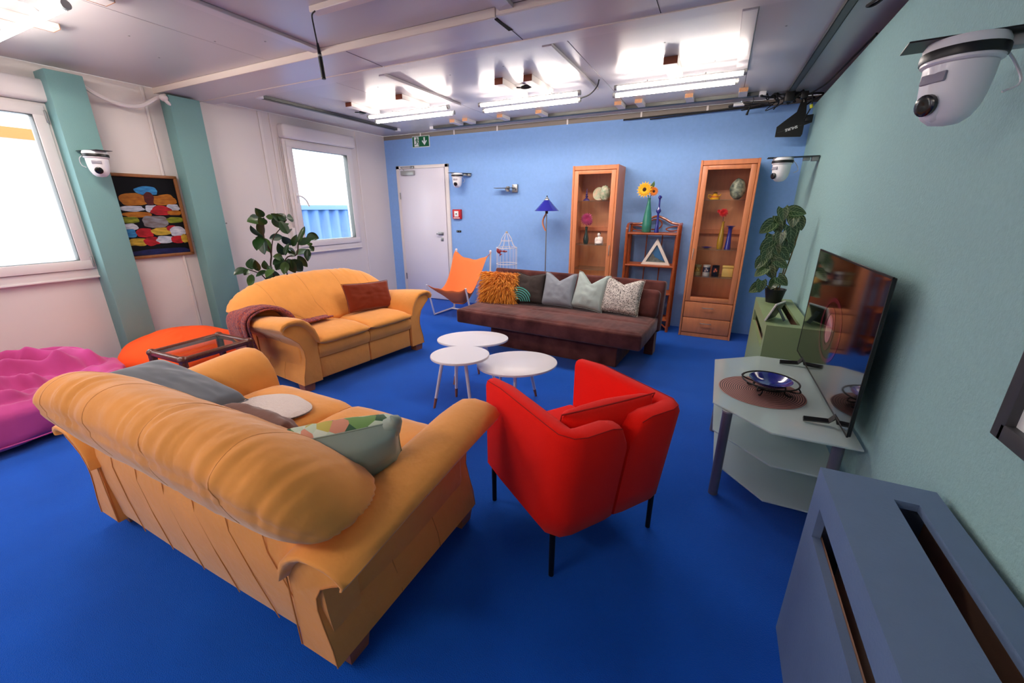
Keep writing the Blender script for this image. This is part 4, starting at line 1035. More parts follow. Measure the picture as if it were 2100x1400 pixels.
def cup(label, loc, c1_, c2_, c3_):
    o = thing('mug', label, 'mug', loc)
    obj('body', MB().lathe([(0, 0), (.036, 0), (.038, .004), (.038, .118), (.040, .122), (.036, .122), (.034, .01), (0, .01)], n=22), mat(label[:12]+'_a', c1_, .35), o)
    obj('printed_band', MB().lathe([(.0386, .045), (.0386, .10)], n=22), mat(label[:12]+'_b', c2_, .4), o)
    for k, (x, z) in enumerate(((-.012, .06), (.010, .066), (-.002, .082))):
        obj('printed_patch', MB().grid(lambda u, v, x=x, z=z: ((x+(u-.5)*.014), -math.sqrt(.0390**2-min(.035, abs(x+(u-.5)*.014))**2)-.0002, z+(v-.5)*.018), 4, 1), mat(label[:12]+'_c', c3_, .4), o, fix=False)
cup('beige printed mug at the left end of the lowest glass shelf', (-.155, 5.17, .701), '#a89868', '#8a6a34', '#c8a048')
cup('white mug with a dark blue band on the lowest glass shelf', (-.062, 5.17, .701), '#d8d0c4', '#3a3f58', '#c0a8a0')
cup('black mug with red and yellow print on the lowest glass shelf', (.032, 5.17, .701), '#17141a', '#231a20', '#d0603a')
tn = thing('yellow_tin', 'square pale yellow tin on the lowest glass shelf of the right cabinet', 'tin', (.155, 5.19, .701))
obj('body', MB().rbox((-.055, -.035, 0), (.055, .035, .10), .008, 2), mat('pale_yellow_tin', '#d8b460', .45), tn)
obj('lid', MB().rbox((-.057, -.037, .10), (.057, .037, .125), .008, 2), MATS['pale_yellow_tin'], tn)

# ---- rattan etagere
rs = thing('rattan_shelf', 'orange-brown rattan shelf rack with a curved crest between the two cabinets', 'shelf', (-.69, 5.23, 0))
hx = .285; yf, yb = -.14, .13
for x in (-hx, hx):
    obj('post', MB().tube(bez([(x, yf, 0), (x, yf, .6), (x, yf, 1.14), (x*1.0, yf+.015, 1.22), (x*1.02, yf+.10, 1.255), (x*1.02, yb, 1.26)], 6), .017, 8), M_rattan, rs)
    obj('post', MB().tube([(x, yb, 0), (x, yb, 1.26)], .016, 8), M_rattan, rs)
    obj('inner_cane', MB().tube([(x*.93, yf+.03, .14), (x*.93, yf+.03, 1.16)], .008, 6), M_rattan, rs)
    obj('inner_cane', MB().tube([(x*.93, yf+.12, .14), (x*.93, yf+.12, 1.16)], .008, 6), M_rattan, rs)
for z in (1.165, .795, .47, .15):
    sh_ = obj('shelf_board', MB().rbox((-hx, yf+.01, z-.012), (hx, yb, z), .003, 1), M_rattan2, rs)
    obj('front_rail', MB().tube([(-hx, yf, z-.012), (hx, yf, z-.012)], .013, 8), M_rattan, sh_)
    obj('back_rail', MB().tube([(-hx, yb, z-.012), (hx, yb, z-.012)], .011, 8), M_rattan, sh_)
for x in (-.09, .09): obj('back_cane', MB().tube([(x, yb, .15), (x, yb, 1.16)], .007, 6), M_rattan, rs)
obj('crest', MB().tube(bez([(-hx, yb, 1.255), (-.17, yb, 1.262), (-.09, yb, 1.31), (0, yb, 1.345), (.09, yb, 1.32), (.18, yb, 1.272), (hx, yb, 1.255)], 8), .014, 8), M_rattan, rs)
obj('crest_loop', MB().tube(bez([(-.10, yb, 1.18), (-.05, yb, 1.19), (.03, yb, 1.20), (.07, yb, 1.25), (.04, yb, 1.30), (-.02, yb, 1.31), (-.07, yb, 1.28), (-.09, yb, 1.22), (-.05, yb, 1.18)], 6), .008, 6), M_rattan, rs)
for s in (-1, 1): obj('crest_scroll', MB().tube(bez([(s*hx, yb, 1.235), (s*.2, yb, 1.23), (s*.12, yb, 1.20), (s*.18, yb, 1.178), (s*.26, yb, 1.19), (s*.28, yb, 1.22)], 6), .007, 6), M_rattan, rs)
for s in (-1, 1): obj('foot_arch', MB().tube(bez([(s*hx, yf, .04), (s*.22, yf, .09), (s*.15, yf, .135)], 6), .009, 6), M_rattan, rs)
gv = vase('green_bottle_vase', 'tall sea green bottle vase with sunflowers on the rattan shelf', (-.775, 5.21, 1.166), [(0, 0), (.048, 0), (.055, .01), (.055, .10), (.046, .18), (.028, .28), (.016, .36), (.018, .385)], mat('sea_green_glass', '#2f7f6e', .25, coat=.5))
M_sun = mat('sunflower_yellow', '#eeb414', .6); M_sun2 = mat('orange_petals', '#e07a18', .6); M_disc = mat('dark_flower_disc', '#3a1e0c', .9, bump=.6, bscale=200)
def big_flower(c, nrm, r, m):
    f_ = obj('flower_head', daisy(c, nrm, r, 16, None, .17, 3, .25), m, gv, fix=False)
    nn = Vector(nrm).normalized(); c_ = Vector(c)+nn*.004
    q = nn.to_track_quat('Z', 'Y').to_matrix().to_4x4()
    obj('flower_disc', MB().lathe([(0, .012), (r*.2, .01), (r*.33, .0), (r*.33, -.004)], n=18, M=T(c_) @ q), M_disc, f_)
big_flower((-.055, -.045, .475), (-.15, -1, .12), .095, M_sun)
big_flower((.045, -.04, .455), (.35, -1, .1), .058, M_sun2)
obj('stem', MB().tube(bez([(0, 0, .3), (-.01, 0, .4), (-.05, -.02, .475)], 5), .004, 5).tube(bez([(0, 0, .3), (.01, 0, .4), (.04, -.02, .455)], 5), .004, 5), M_leaf2, gv)
obj('leaf', MB().grid(lambda u, v: (.01+.03*u+(v-.5)*.045*math.sin(PI*min(1, u+.05)), -.02, .47+.10*u), 8, 2), M_leaf2, gv, fix=False)
bv = vase('blue_stem_bottle', 'slender cobalt blue glass stem vase beside the sunflower vase', (-.655, 5.19, 1.166), [(0, 0), (.026, 0), (.027, .01), (.017, .09), (.013, .16), (.011, .21), (.028, .235), (.028, .25), (.011, .275), (.009, .36), (.012, .375), (.022, .385), (.022, .398), (.010, .41), (0, .41)], M_navy)
tf = thing('triangle_sand_picture', 'white triangular framed sand picture on the rattan shelf', 'picture', (-.625, 5.16, .796), 0)
obj('frame', MB().loft([[(-.165, -.02, 0), (.165, -.02, 0), (0, -.02, .305)], [(-.165, .02, 0), (.165, .02, 0), (0, .02, .305)]], cap=False).loft([[(-.115, -.02, .03), (.115, -.02, .03), (0, -.02, .235)], [(-.115, .02, .03), (.115, .02, .03), (0, .02, .235)]], cap=False)
    .add([(-.165, -.02, 0), (.165, -.02, 0), (0, -.02, .305), (-.115, -.02, .03), (.115, -.02, .03), (0, -.02, .235)], [(0, 1, 4, 3), (1, 2, 5, 4), (2, 0, 3, 5)])
    .add([(-.165, .02, 0), (.165, .02, 0), (0, .02, .305), (-.115, .02, .03), (.115, .02, .03), (0, .02, .235)], [(0, 3, 4, 1), (1, 4, 5, 2), (2, 5, 3, 0)]), mat('pale_wood_frame', '#e0d2c8', .5), tf)
obj('liquid_sky', MB().prism([(-.113, .031), (.113, .031), (0, .232)], .0, .006, 'y'), mat('blue_picture', '#27699c', .15, coat=1), tf)
obj('sand_dunes', MB().prism([(-.11, .032), (.11, .032), (.085, .05), (.05, .055), (.02, .075), (-.01, .085), (-.04, .13), (-.05, .125), (-.06, .10)], -.003, .0, 'y'), mat('grey_sand', '#6e7472', .6, var=.6, vscale=30), tf)

# ---- floor lamp
fl = thing('floor_lamp', 'floor lamp with a cobalt blue cone shade behind the sofa bed', 'lamp', (-2.02, 5.12, 0))
obj('base', MB().lathe([(0, 0), (.13, 0), (.13, .012), (.12, .02), (.02, .026), (0, .026)], n=28), M_iron, fl)
obj('pole', MB().cyl((0, 0, .02), (0, 0, 1.38), .007, n=10), M_steel, fl)
obj('shade', MB().lathe([(.158, 1.405), (.035, 1.535), (.033, 1.533), (.155, 1.403)], n=36), mat('cobalt_glass_shade', '#2a2a9c', .25, coat=.6), fl)
obj('shade_cap', MB().lathe([(.034, 1.533), (.03, 1.55), (.016, 1.56), (.014, 1.57), (0, 1.57)], n=16), M_steel, fl)
obj('finial', MB().cyl((0, 0, 1.565), (0, 0, 1.59), .007, n=8), M_black, fl)
obj('lamp_holder', MB().cyl((0.0, 0, 1.37), (.0, 0, 1.43), .018, n=12), mat('brown_holder', '#5a3020', .5), fl)
obj('curved_wood_grip', MB().loft([[(-.045*math.sin(PI*t)-.004+dx, dy, 1.155+.22*t) for dx, dy in ((-.007, -.016), (.005, -.016), (.005, .016), (-.007, .016))] for t in [k/14 for k in range(15)]]), M_beech, fl)
obj('bulb', MB().ell((0, 0, 1.455), (.028, .028, .035), 10), M_wplastic, fl)

# ---- birdcage
bc_ = thing('birdcage', 'white wire birdcage with two red fish hanging in front, behind the sofa bed', 'birdcage', (-2.60, 5.12, 0))
r_ = .142
cage = MB()
for z in (.50, .70, .92): obj('ring', MB().tube([(r_*math.cos(a), r_*math.sin(a), z) for a in [2*PI*k/32 for k in range(32)]], .005, 6, closed=True), M_wleg, bc_)
for k in range(18):
    a = 2*PI*k/18; obj('bar', MB().cyl((r_*math.cos(a), r_*math.sin(a), .50), (r_*math.cos(a), r_*math.sin(a), .92), .0022, n=5), M_wleg, bc_)
for k in range(8):
    a = 2*PI*k/8; c_, s_ = math.cos(a), math.sin(a)
    obj('dome_rib', MB().tube(bez([(r_*1.05*c_, r_*1.05*s_, .905), (r_*.72*c_, r_*.72*s_, .955), (r_*.55*c_, r_*.55*s_, 1.01), (r_*.5*c_, r_*.5*s_, 1.04), (.02*c_, .02*s_, 1.115)], 5), .003, 5), M_wleg, bc_)
obj('dome_ring', MB().tube([(.078*math.cos(a), .078*math.sin(a), 1.01) for a in [2*PI*k/24 for k in range(24)]], .003, 5, closed=True), M_wleg, bc_)
obj('finial', MB().lathe([(0, 1.11), (.015, 1.115), (.018, 1.125), (.01, 1.135), (0, 1.14)], n=12), mat('beige_knob', '#b8a890', .6), bc_)
obj('tray', MB().lathe([(0, .485), (r_+.01, .485), (r_+.01, .505), (0, .505)], n=28), M_wleg, bc_)
for k in range(4):
    a = 2*PI*(k+.5)/4; obj('leg', MB().cyl((.12*math.cos(a), .12*math.sin(a), .49), (.15*math.cos(a), .15*math.sin(a), 0), .009, n=8), M_wleg, bc_)
for x, w_, rot in ((-.045, 1.0, -35), (.05, .45, 90)):
    f_ = thing('hanging_fish', 'dark red fish ornament hanging at the cage, '+('the curled one' if x < 0 else 'the slim upright one'), 'ornament', (-2.60+x, 5.12-.16, .885)); f_.rotation_euler = (0, math.radians(rot-90), 0)
    obj('fish_body', MB().ell((0, 0, 0), (.038, .012, .022*w_+.004), 10), mat('fish_red', '#8a1a1c', .4), f_)
    obj('tail', MB().prism([(-.034, 0), (-.07, .024), (-.062, 0), (-.07, -.024)], -.003, .003, 'y'), MATS['fish_red'], f_)
    obj('eye', MB().ell((.022, -.010, .006), (.004, .004, .004), 6), M_wsign, f_)
    obj('thread', MB().cyl((0, .0, .0), (.04, .0, .0), .001, n=4), M_black, f_)

# ---- hammock chair
hc = thing('sling_chair', 'orange canvas sling chair on a white metal frame by the door', 'chair', (-3.12, 4.75, 0), 0)
for s in (-1, 1):
    obj('side_frame', MB().tube([(s*.31-.01, -.37, .455), (s*.31, -.25, .018), (s*.31+.02, .22, .018)], .015, 4).tube([(s*.30+.02, .20, .018), (s*.285, .33, .85)], .015, 4), M_wleg, hc, ang=30)
    obj('finial', MB().ell((s*.285, .33, .86), (.018, .018, .02), 8), M_wleg, hc)
obj('cross_bar', MB().tube([(-.30, .15, .018), (.32, .15, .018)], .012, 4), M_wleg, hc, ang=30)
def canvas(u, v):
    s = 2*u-1
    yb_ = -.37+.06*v; # rail from front tops to rear tops
    y = -.37+(.70)*(v**1.0) + .0
    edge_z = .455*(1-v)+.85*v - .26*math.sin(PI*min(1, v*1.15))**.9*(1-.35*v)
    mid_z = .455*(1-v)**1.6+.80*v**1.5 - .22*math.sin(PI*min(1, v*1.05))
    e = abs(s)**2.2
    z = edge_z*e+(mid_z-.03)*(1-e)
    wx_ = .30-.055*math.sin(PI*v)
    y2 = y+(.05*(1-e) if v < .3 else .02*(1-e)) - .10*math.sin(PI*v)*(1-v)*0
    if v < .02: z -= .06*(1-e); y2 += .05*(1-e)
    if v > .98: z -= .05*(1-e)
    return (s*wx_-.0, y2, z+.006*math.sin(s*9+v*4))
cvm = MB().grid(canvas, 30, 34)
obj('sling_seat', cvm, M_orange2, hc, ang=180, solid=.003, fix=False)

# ---- ficus behind the far sofa
from_cam = Vector((0, 0, 1.443))
def at(px, py, d=None, x=None, y=None):
    """point on the plane x=const or y=const that lies in the given direction (used once, to measure places)"""
    v_ = rt*((px-1050)/831.785)-up*((py-700)/831.785)+fw
    t_ = (x-0)/v_.x if x is not None else y/v_.y
    return from_cam+v_*t_
def leaf_mesh(b, t, w_, nrm, curl=.1):
    b, t = Vector(b), Vector(t); d = t-b; L_ = d.length; d.normalize(); s_ = d.cross(Vector(nrm)).normalized(); n_ = s_.cross(d).normalized()
    def f(u, v):
        ww = w_*math.sin(PI*u**.85)**.8*(1 if 0 < u < 1 else 0); k = (v-.5)*2
        return b+d*L_*u+s_*ww*.5*k+n_*(abs(k)*ww*.16-curl*L_*u*u)
    return MB().grid(f, 8, 4)
fx = thing('rubber_plant', 'dark green rubber plant behind the far yellow sofa', 'plant', (-4.2, 2.98, 0))
def loc_(p): return Vector(p)-Vector((-4.2, 2.98, 0))
LV = [ # base and tip in image pixels of the photograph, width in metres, depth offset
 (541,445,523,426,.07,0),(528,455,507,453,.09,.05),(536,450,509,452,.10,-.05),(540,486,512,466,.09,.1),(546,460,530,445,.08,.1),(537,484,532,448,.075,-.08),
 (560,446,545,444,.05,0),(585,455,556,438,.07,.02),(573,468,568,437,.11,-.02),(586,452,570,437,.07,.05),(588,447,602,450,.09,0),(573,470,592,456,.06,-.06),(590,480,574,452,.08,.08),
 (540,488,524,488,.05,.05),(552,489,581,484,.07,-.05),(538,487,542,522,.10,.05),(540,487,554,518,.08,-.06),(534,488,525,510,.09,.1),(580,484,601,504,.09,.05),(590,480,597,466,.05,.0),
 (602,500,617,484,.06,.0),(612,500,622,466,.05,.04),(616,488,625,463,.045,-.05),(628,486,649,486,.07,.05),(630,480,655,489,.08,-.05),(612,502,640,488,.08,.06),(635,497,636,505,.05,0),(600,505,607,482,.06,.08),
 (582,523,570,500,.075,.0),(585,524,590,498,.06,.08),(607,520,590,508,.06,-.02),(608,523,634,508,.09,-.06),(634,505,644,515,.06,.05),(632,510,630,536,.07,.06),(606,524,588,512,.05,.05),(610,524,631,548,.07,.05),
 (580,528,560,526,.07,.04),(580,528,566,554,.10,-.06),(578,530,559,542,.07,.06),(590,530,605,560,.10,.02),(595,532,622,556,.11,.06),(586,536,582,562,.08,.03),
 (507,551,481,560,.075,-.02),(517,553,515,529,.09,-.05),(524,552,518,530,.06,.05),(510,552,500,564,.05,.06),(516,562,513,590,.065,-.03),(530,556,523,533,.06,.05),(546,553,541,534,.06,-.04),(548,555,524,566,.06,.04),(556,556,550,544,.05,.05),(560,552,545,566,.07,.08),(548,562,575,566,.08,.0),(560,562,545,575,.06,.05)]
rnd = random.Random(12)
for k, (bx, by, tx, ty, w_, dd) in enumerate(LV):
    xx = -4.15+dd
    b = at(bx, by, x=xx); t = at(tx, ty, x=xx+rnd.uniform(-.05, .10))
    nrm = Vector((rnd.uniform(.3, 1), -rnd.uniform(.5, 1), rnd.uniform(-.1, .9)))
    o_ = obj('leaf', leaf_mesh(loc_(b), loc_(t), w_*1.12, nrm, rnd.uniform(0, .15)), M_leaf2 if k % 5 == 1 else M_leaf, fx, ang=180, fix=False)
def br(pts, r):
    obj('branch', MB().tube(bez([loc_(p_) for p_ in pts], 6), r, 6), M_stem, fx)
root_ = Vector((-4.2, 2.98, .25))
br([root_, at(560, 560, x=-4.15), at(556, 520, x=-4.15), at(541, 487, x=-4.12), at(541, 446, x=-4.12)], .008)
br([root_, at(585, 540, x=-4.15), at(608, 522, x=-4.1), at(612, 500, x=-4.1), at(620, 480, x=-4.1)], .007)
br([at(556, 530, x=-4.15), at(560, 490, x=-4.12), at(575, 468, x=-4.12), at(588, 450, x=-4.12)], .005)
br([root_, at(545, 572, x=-4.12), at(530, 560, x=-4.15), at(508, 552, x=-4.15)], .006)
obj('pot', MB().lathe([(0, 0), (.11, 0), (.14, .24), (.15, .25), (.135, .25), (.13, .22), (0, .22)], n=28), mat('white_pot', '#d8d4d0', .4), fx)

# ---- painting between the pillars
pt = thing('painting', 'framed abstract painting of coloured patches between the two teal pillars', 'painting', (XL, 2.12, 1.36))
hy, hz = .285, .378; fw2 = .028
pf = MB().rbox((.005, -hy, hz-fw2), (.035, hy, hz), .006).rbox((.005, -hy, -hz), (.035, hy, -hz+fw2), .006).rbox((.005, -hy, -hz+.01), (.035, -hy+fw2, hz-.01), .006).rbox((.005, hy-fw2, -hz+.01), (.035, hy, hz-.01), .006)
obj('frame', pf, M_gold, pt)
obj('canvas', MB().box((.008, -hy+.02, -hz+.02), (.016, hy-.02, hz-.02)), mat('dark_paint', '#07080f', .7, spec=.2), pt)
PC = {'w': ('#d8dbe4', '#8e9ab0'), 'r': ('#c01828', '#7a0c16'), 'o': ('#c07a1c', '#8a4a10'), 'y': ('#d8b040', '#8a7a1c'), 'g': ('#8a8c94', '#6a5a58'), 'l': ('#9aa024', '#4a5a10'), 'b': ('#3a9ad0', '#1c5a9a'), 'd': ('#5a1014', '#3a0a0c'), 'n': ('#1a2058', '#10143c')}
PM = {k: mat('paint_'+k, a, .55, var=.3, vscale=2.2, col2=b, wood=(1, 6, 22), spec=.3) for k, (a, b) in PC.items()}
# patches in the picture plane: (y, z, half width, half height, colour)
patches = [(.02, .235, .10, .042, 'b'), (-.105, .155, .115, .058, 'o'), (.14, .155, .115, .055, 'o'), (.02, .165, .045, .065, 'd'),
 (-.13, .075, .10, .034, 'w'), (.02, .075, .055, .04, 'w'), (.20, .085, .06, .04, 'w'), (.095, .055, .095, .048, 'r'), (-.10, .022, .12, .03, 'o'), (.20, .035, .07, .03, 'o'),
 (-.17, -.025, .08, .035, 'l'), (.02, -.045, .115, .062, 'g'), (.19, -.035, .08, .034, 'l'), (-.19, -.085, .075, .036, 'w'), (-.20, -.145, .06, .045, 'b'), (-.085, -.145, .075, .048, 'r'),
 (.06, -.135, .10, .042, 'y'), (.145, -.115, .05, .035, 'r'), (.19, -.145, .07, .055, 'w'), (-.15, -.225, .09, .04, 'y'), (-.045, -.225, .07, .045, 'r'), (.07, -.215, .085, .038, 'w'), (.175, -.22, .065, .045, 'r'), (.235, -.215, .035, .05, 'y'), (0, -.325, .26, .034, 'n')]
for k, (y, z, a, b, c) in enumerate(patches):
    P_ = []
    for j in range(28):
        t = 2*PI*j/28; q = 2.5
        cx_ = abs(math.cos(t))**(2/q)*(1 if math.cos(t) > 0 else -1); sy_ = abs(math.sin(t))**(2/q)*(1 if math.sin(t) > 0 else -1)
        wv = 1+.26*nz(math.cos(t)*1.5+k*3.1, math.sin(t)*1.5, k)
        yy = max(-.258, min(.258, y+cx_*(a-.006)*wv)); P_.append((yy, max(-.352, z+sy_*(b-.007)*wv)))
    obj('paint_patch', MB().prism(P_, .016, .0165+.00006*k, 'x'), PM[c], pt)

# ---- radiator covers
def cover(label, y0, y1, m, ztop=.68, name='radiator_cover', slot_f=(.49, .59), sx=(.536, .590)):
    x0, x1 = .385, .655; o = thing(name, label, 'radiator cover', ((x0+x1)/2, (y0+y1)/2, 0)); L_ = (y1-y0)/2; w_ = (x1-x0)/2; e = .09; t = .022
    # front board with a long slot
    F_ = MB().box((-w_, -L_, 0), (-w_+t, L_, slot_f[0])).box((-w_, -L_, slot_f[1]), (-w_+t, L_, ztop)).box((-w_, -L_, slot_f[0]), (-w_+t, -L_+e, slot_f[1])).box((-w_, L_-e, slot_f[0]), (-w_+t, L_, slot_f[1]))
    obj('front_board', F_, m, o)
    a, b = sx[0]-(x0+x1)/2, sx[1]-(x0+x1)/2
    Tp = MB().box((-w_+t, -L_, ztop-t), (a, L_, ztop)).box((b, -L_, ztop-t), (w_, L_, ztop)).box((a, -L_, ztop-t), (b, -L_+e, ztop)).box((a, L_-e, ztop-t), (b, L_, ztop))
    obj('top_board', Tp, m, o)
    for y in (-L_, L_-t): obj('end_board', MB().box((-w_+t, y, 0), (w_, y+t, ztop-t)), m, o)
    r_ = obj('radiator', MB().rbox((-.055, -L_+.08, .10), (.055, L_-.08, ztop-.065), .012, 2), M_rad, o)
    obj('radiator_grille', MB().box((-.045, -L_+.1, ztop-.065), (.045, L_-.1, ztop-.058)), M_rad, r_)
    obj('back_board', MB().box((w_-.012, -L_+t, 0), (w_-.002, L_-t, ztop-t)), M_inner, o)
    obj('lining', MB().box((-w_+t, -L_+t, .3), (-w_+t+.006, L_-t, slot_f[0]-.002)), M_inner, o)
    return o
cover('long slate blue radiator cover with slots, nearest the viewer on the right', .10, 1.385, M_bluebox)
cover('green painted radiator cover with slots, carrying the leafy pot plant', 3.17, 4.20, M_green)

# ---- tv stand, tv
ts = thing('tv_stand', 'three-tier frosted glass television stand with grey tube legs', 'stand', (0, 0, 0))
topP = [(.095, 2.14), (.095, 2.82), (.355, 3.02), (.66, 3.02), (.66, 1.925), (.335, 1.92)]
def glass_plate(P_, z, name):
    c = Vector((sum(p[0] for p in P_)/len(P_), sum(p[1] for p in P_)/len(P_)))
    return obj(name, MB().loft([[(c.x+(x-c.x)*f, c.y+(y-c.y)*f, zz) for x, y in P_] for f, zz in ((.997, z-.009), (1, z-.007), (1, z-.002), (.997, z))]), M_frost, ts, ang=25)
glass_plate(topP, .50, 'glass_top')
mid = [(.12, 2.23), (.12, 2.73), (.37, 2.95), (.64, 2.95), (.64, 1.99), (.37, 1.985)]
glass_plate(mid, .30, 'glass_shelf'); glass_plate([(x+(.03 if x < .2 else 0), y) for x, y in mid], .105, 'glass_shelf')
M_gleg = mat('grey_tube_leg', '#6c6c78', .4, metal=.3)
for x, y in ((.165, 2.09), (.155, 2.80), (.605, 2.02), (.605, 2.92)):
    obj('leg', MB().cyl((x, y, 0), (x, y, .49), .023, n=18), M_gleg, ts)
    obj('leg_cap', MB().cyl((x, y, .482), (x, y, .4905), .026, n=18), M_lalu, ts)
tv = thing('television', 'large black flat television on the frosted glass stand', 'television', (.585, 2.51, .502), 0.7)
obj('housing', MB().rbox((.0, -.59, .045), (.012, .59, .70), .003, 1).rbox((.010, -.42, .09), (.05, .42, .42), .01, 2), M_black, tv)
obj('bezel', MB().rbox((-.004, -.592, .043), (.003, .592, .052), .001, 1).rbox((-.004, -.592, .694), (.003, .592, .703), .001, 1).rbox((-.004, -.592, .043), (.003, -.585, .703), .001, 1).rbox((-.004, .585, .043), (.003, .592, .703), .001, 1), M_black, tv)
scr = obj('screen', MB().box((-.0025, -.586, .05), (.001, .586, .697)), M_screen, tv)
M_ring = mat('screen_ring_glow', '#5a1228', .05, emit=.07, coat=1); M_core = mat('screen_core_glow', '#b06a78', .05, emit=.05, coat=1)
def ringm(cy, cz, ay, az, t, name, m, x=-.0032, fill=False):
    g = MB(); n = 40; P_ = []
    for k in range(n):
        a = 2*PI*k/n; w_ = 1+.06*math.sin(2*a+1)
        P_.append((math.cos(a)*w_, math.sin(a)*w_))
    if fill: g.add([(x, cy+ay*c, cz+az*s) for c, s in P_], [tuple(range(n))])
    else: g.add([(x, cy+ay*c, cz+az*s) for c, s in P_]+[(x, cy+(ay-t)*c, cz+(az-t)*s) for c, s in P_], [(k, (k+1) % n, n+(k+1) % n, n+k) for k in range(n)])
    obj(name, g, m, scr, fix=False)
ringm(.0, .345, .185, .17, .022, 'shown_outer_ring', M_ring); ringm(.02, .345, .09, .115, .03, 'shown_inner_ring', M_ring); ringm(.02, .345, .055, .075, 0, 'shown_core', M_core, fill=True)
for y in (-.40, .41):
    obj('foot', MB().tube([(-.115, y, .011), (-.02, y, .018), (.01, y, .055)], .013, 4).tube([(.060, y, .011), (.02, y, .018), (.01, y, .055)], .013, 4), M_black, tv, ang=30)
obj('port_sticker', MB().box((.0515, -.40, .30), (.0525, -.34, .33)), M_wsign, tv)
obj('power_cable', MB().tube(bez([(.055, -.2, .2), (.07, -.24, .05), (.078, -.28, -.05), (.07, -.36, -.14), (.072, -.30, -.24)], 6), .004, 6), M_cable, tv)
# placemat and bowl
pm = thing('woven_placemat', 'round brown woven placemat on the glass television stand', 'placemat', (.325, 2.385, .5005))
def ring_mat():
    m = mat('woven_rings', '#8a5a50', .7)
    nt = m.node_tree; N = nt.nodes; L = nt.links; b = N['Principled BSDF']; tc = N.new('ShaderNodeTexCoord')
    v = N.new('ShaderNodeVectorMath'); v.operation = 'LENGTH'; L.new(tc.outputs['Object'], v.inputs[0])
    s_ = N.new('ShaderNodeMath'); s_.operation = 'MULTIPLY'; s_.inputs[1].default_value = 2*PI*95; L.new(v.outputs['Value'], s_.inputs[0])
    q = N.new('ShaderNodeMath'); q.operation = 'SINE'; L.new(s_.outputs[0], q.inputs[0])
    r = N.new('ShaderNodeValToRGB'); r.color_ramp.elements[0].position = .35; r.color_ramp.elements[1].position = .6
    r.color_ramp.elements[0].color = lin('#3a2224'); r.color_ramp.elements[1].color = lin('#a8766c')
    mp = N.new('ShaderNodeMapRange'); mp.inputs[1].default_value = -1; L.new(q.outputs[0], mp.inputs[0]); L.new(mp.outputs[0], r.inputs[0]); L.new(r.outputs[0], b.inputs['Base Color']); return m
obj('weave', MB().lathe([(0, 0), (.203, 0), (.205, .0015), (.203, .003), (0, .003)], n=64), ring_mat(), pm)
bw = thing('iron_fruit_stand', 'black iron ring stand with curled feet holding the blue bowl', 'stand', (.36, 2.40, .504))
obj('ring', MB().tube([(.132*math.cos(a), .132*math.sin(a), .062) for a in [2*PI*k/40 for k in range(40)]], .0045, 6, closed=True), M_iron, bw)
obj('lower_ring', MB().tube([(.075*math.cos(a), .075*math.sin(a), .030) for a in [2*PI*k/30 for k in range(30)]], .004, 6, closed=True), M_iron, bw)
for k in range(4):
    a = PI/4+PI/2*k+.3; c_, s_ = math.cos(a), math.sin(a)
    obj('curled_foot', MB().tube(bez([(.135*c_, .135*s_, .062), (.145*c_, .145*s_, .045), (.12*c_, .12*s_, .035), (.078*c_, .078*s_, .030), (.08*c_, .08*s_, .012), (.10*c_, .10*s_, .004), (.112*c_, .112*s_, .010)], 5), .004, 6), M_iron, bw)
bl = thing('blue_bowl', 'shiny cobalt blue glass bowl resting in the iron stand', 'bowl', (.36, 2.40, .537))
obj('bowl', MB().lathe([(0, 0), (.04, .002), (.075, .014), (.10, .036), (.102, .038), (.098, .037), (.072, .018), (.04, .007), (0, .005)], n=44), M_navy, bl)

# ---- small picture frame standing on the green cover
sf = thing('tabletop_frame', 'small white photo frame seen from behind, leaning on its stand on the green cover', 'picture frame', (.422, 3.352, .681), 65.7)
obj('frame', MB().rbox((-.088, .0, .0), (.088, .012, .14), .003, 1, M=Rx(22)), mat('off_white_frame', '#ddd6d2', .5), sf)
obj('backing', MB().box((-.078, -.003, .010), (.078, .0, .13), M=Rx(22)), M_black, sf)
obj('stand_leg', MB().rbox((-.022, -.002, -.10), (.022, .001, 0), .001, 1, M=T((0, -.036, .092)) @ Rx(-32)), M_black, sf)
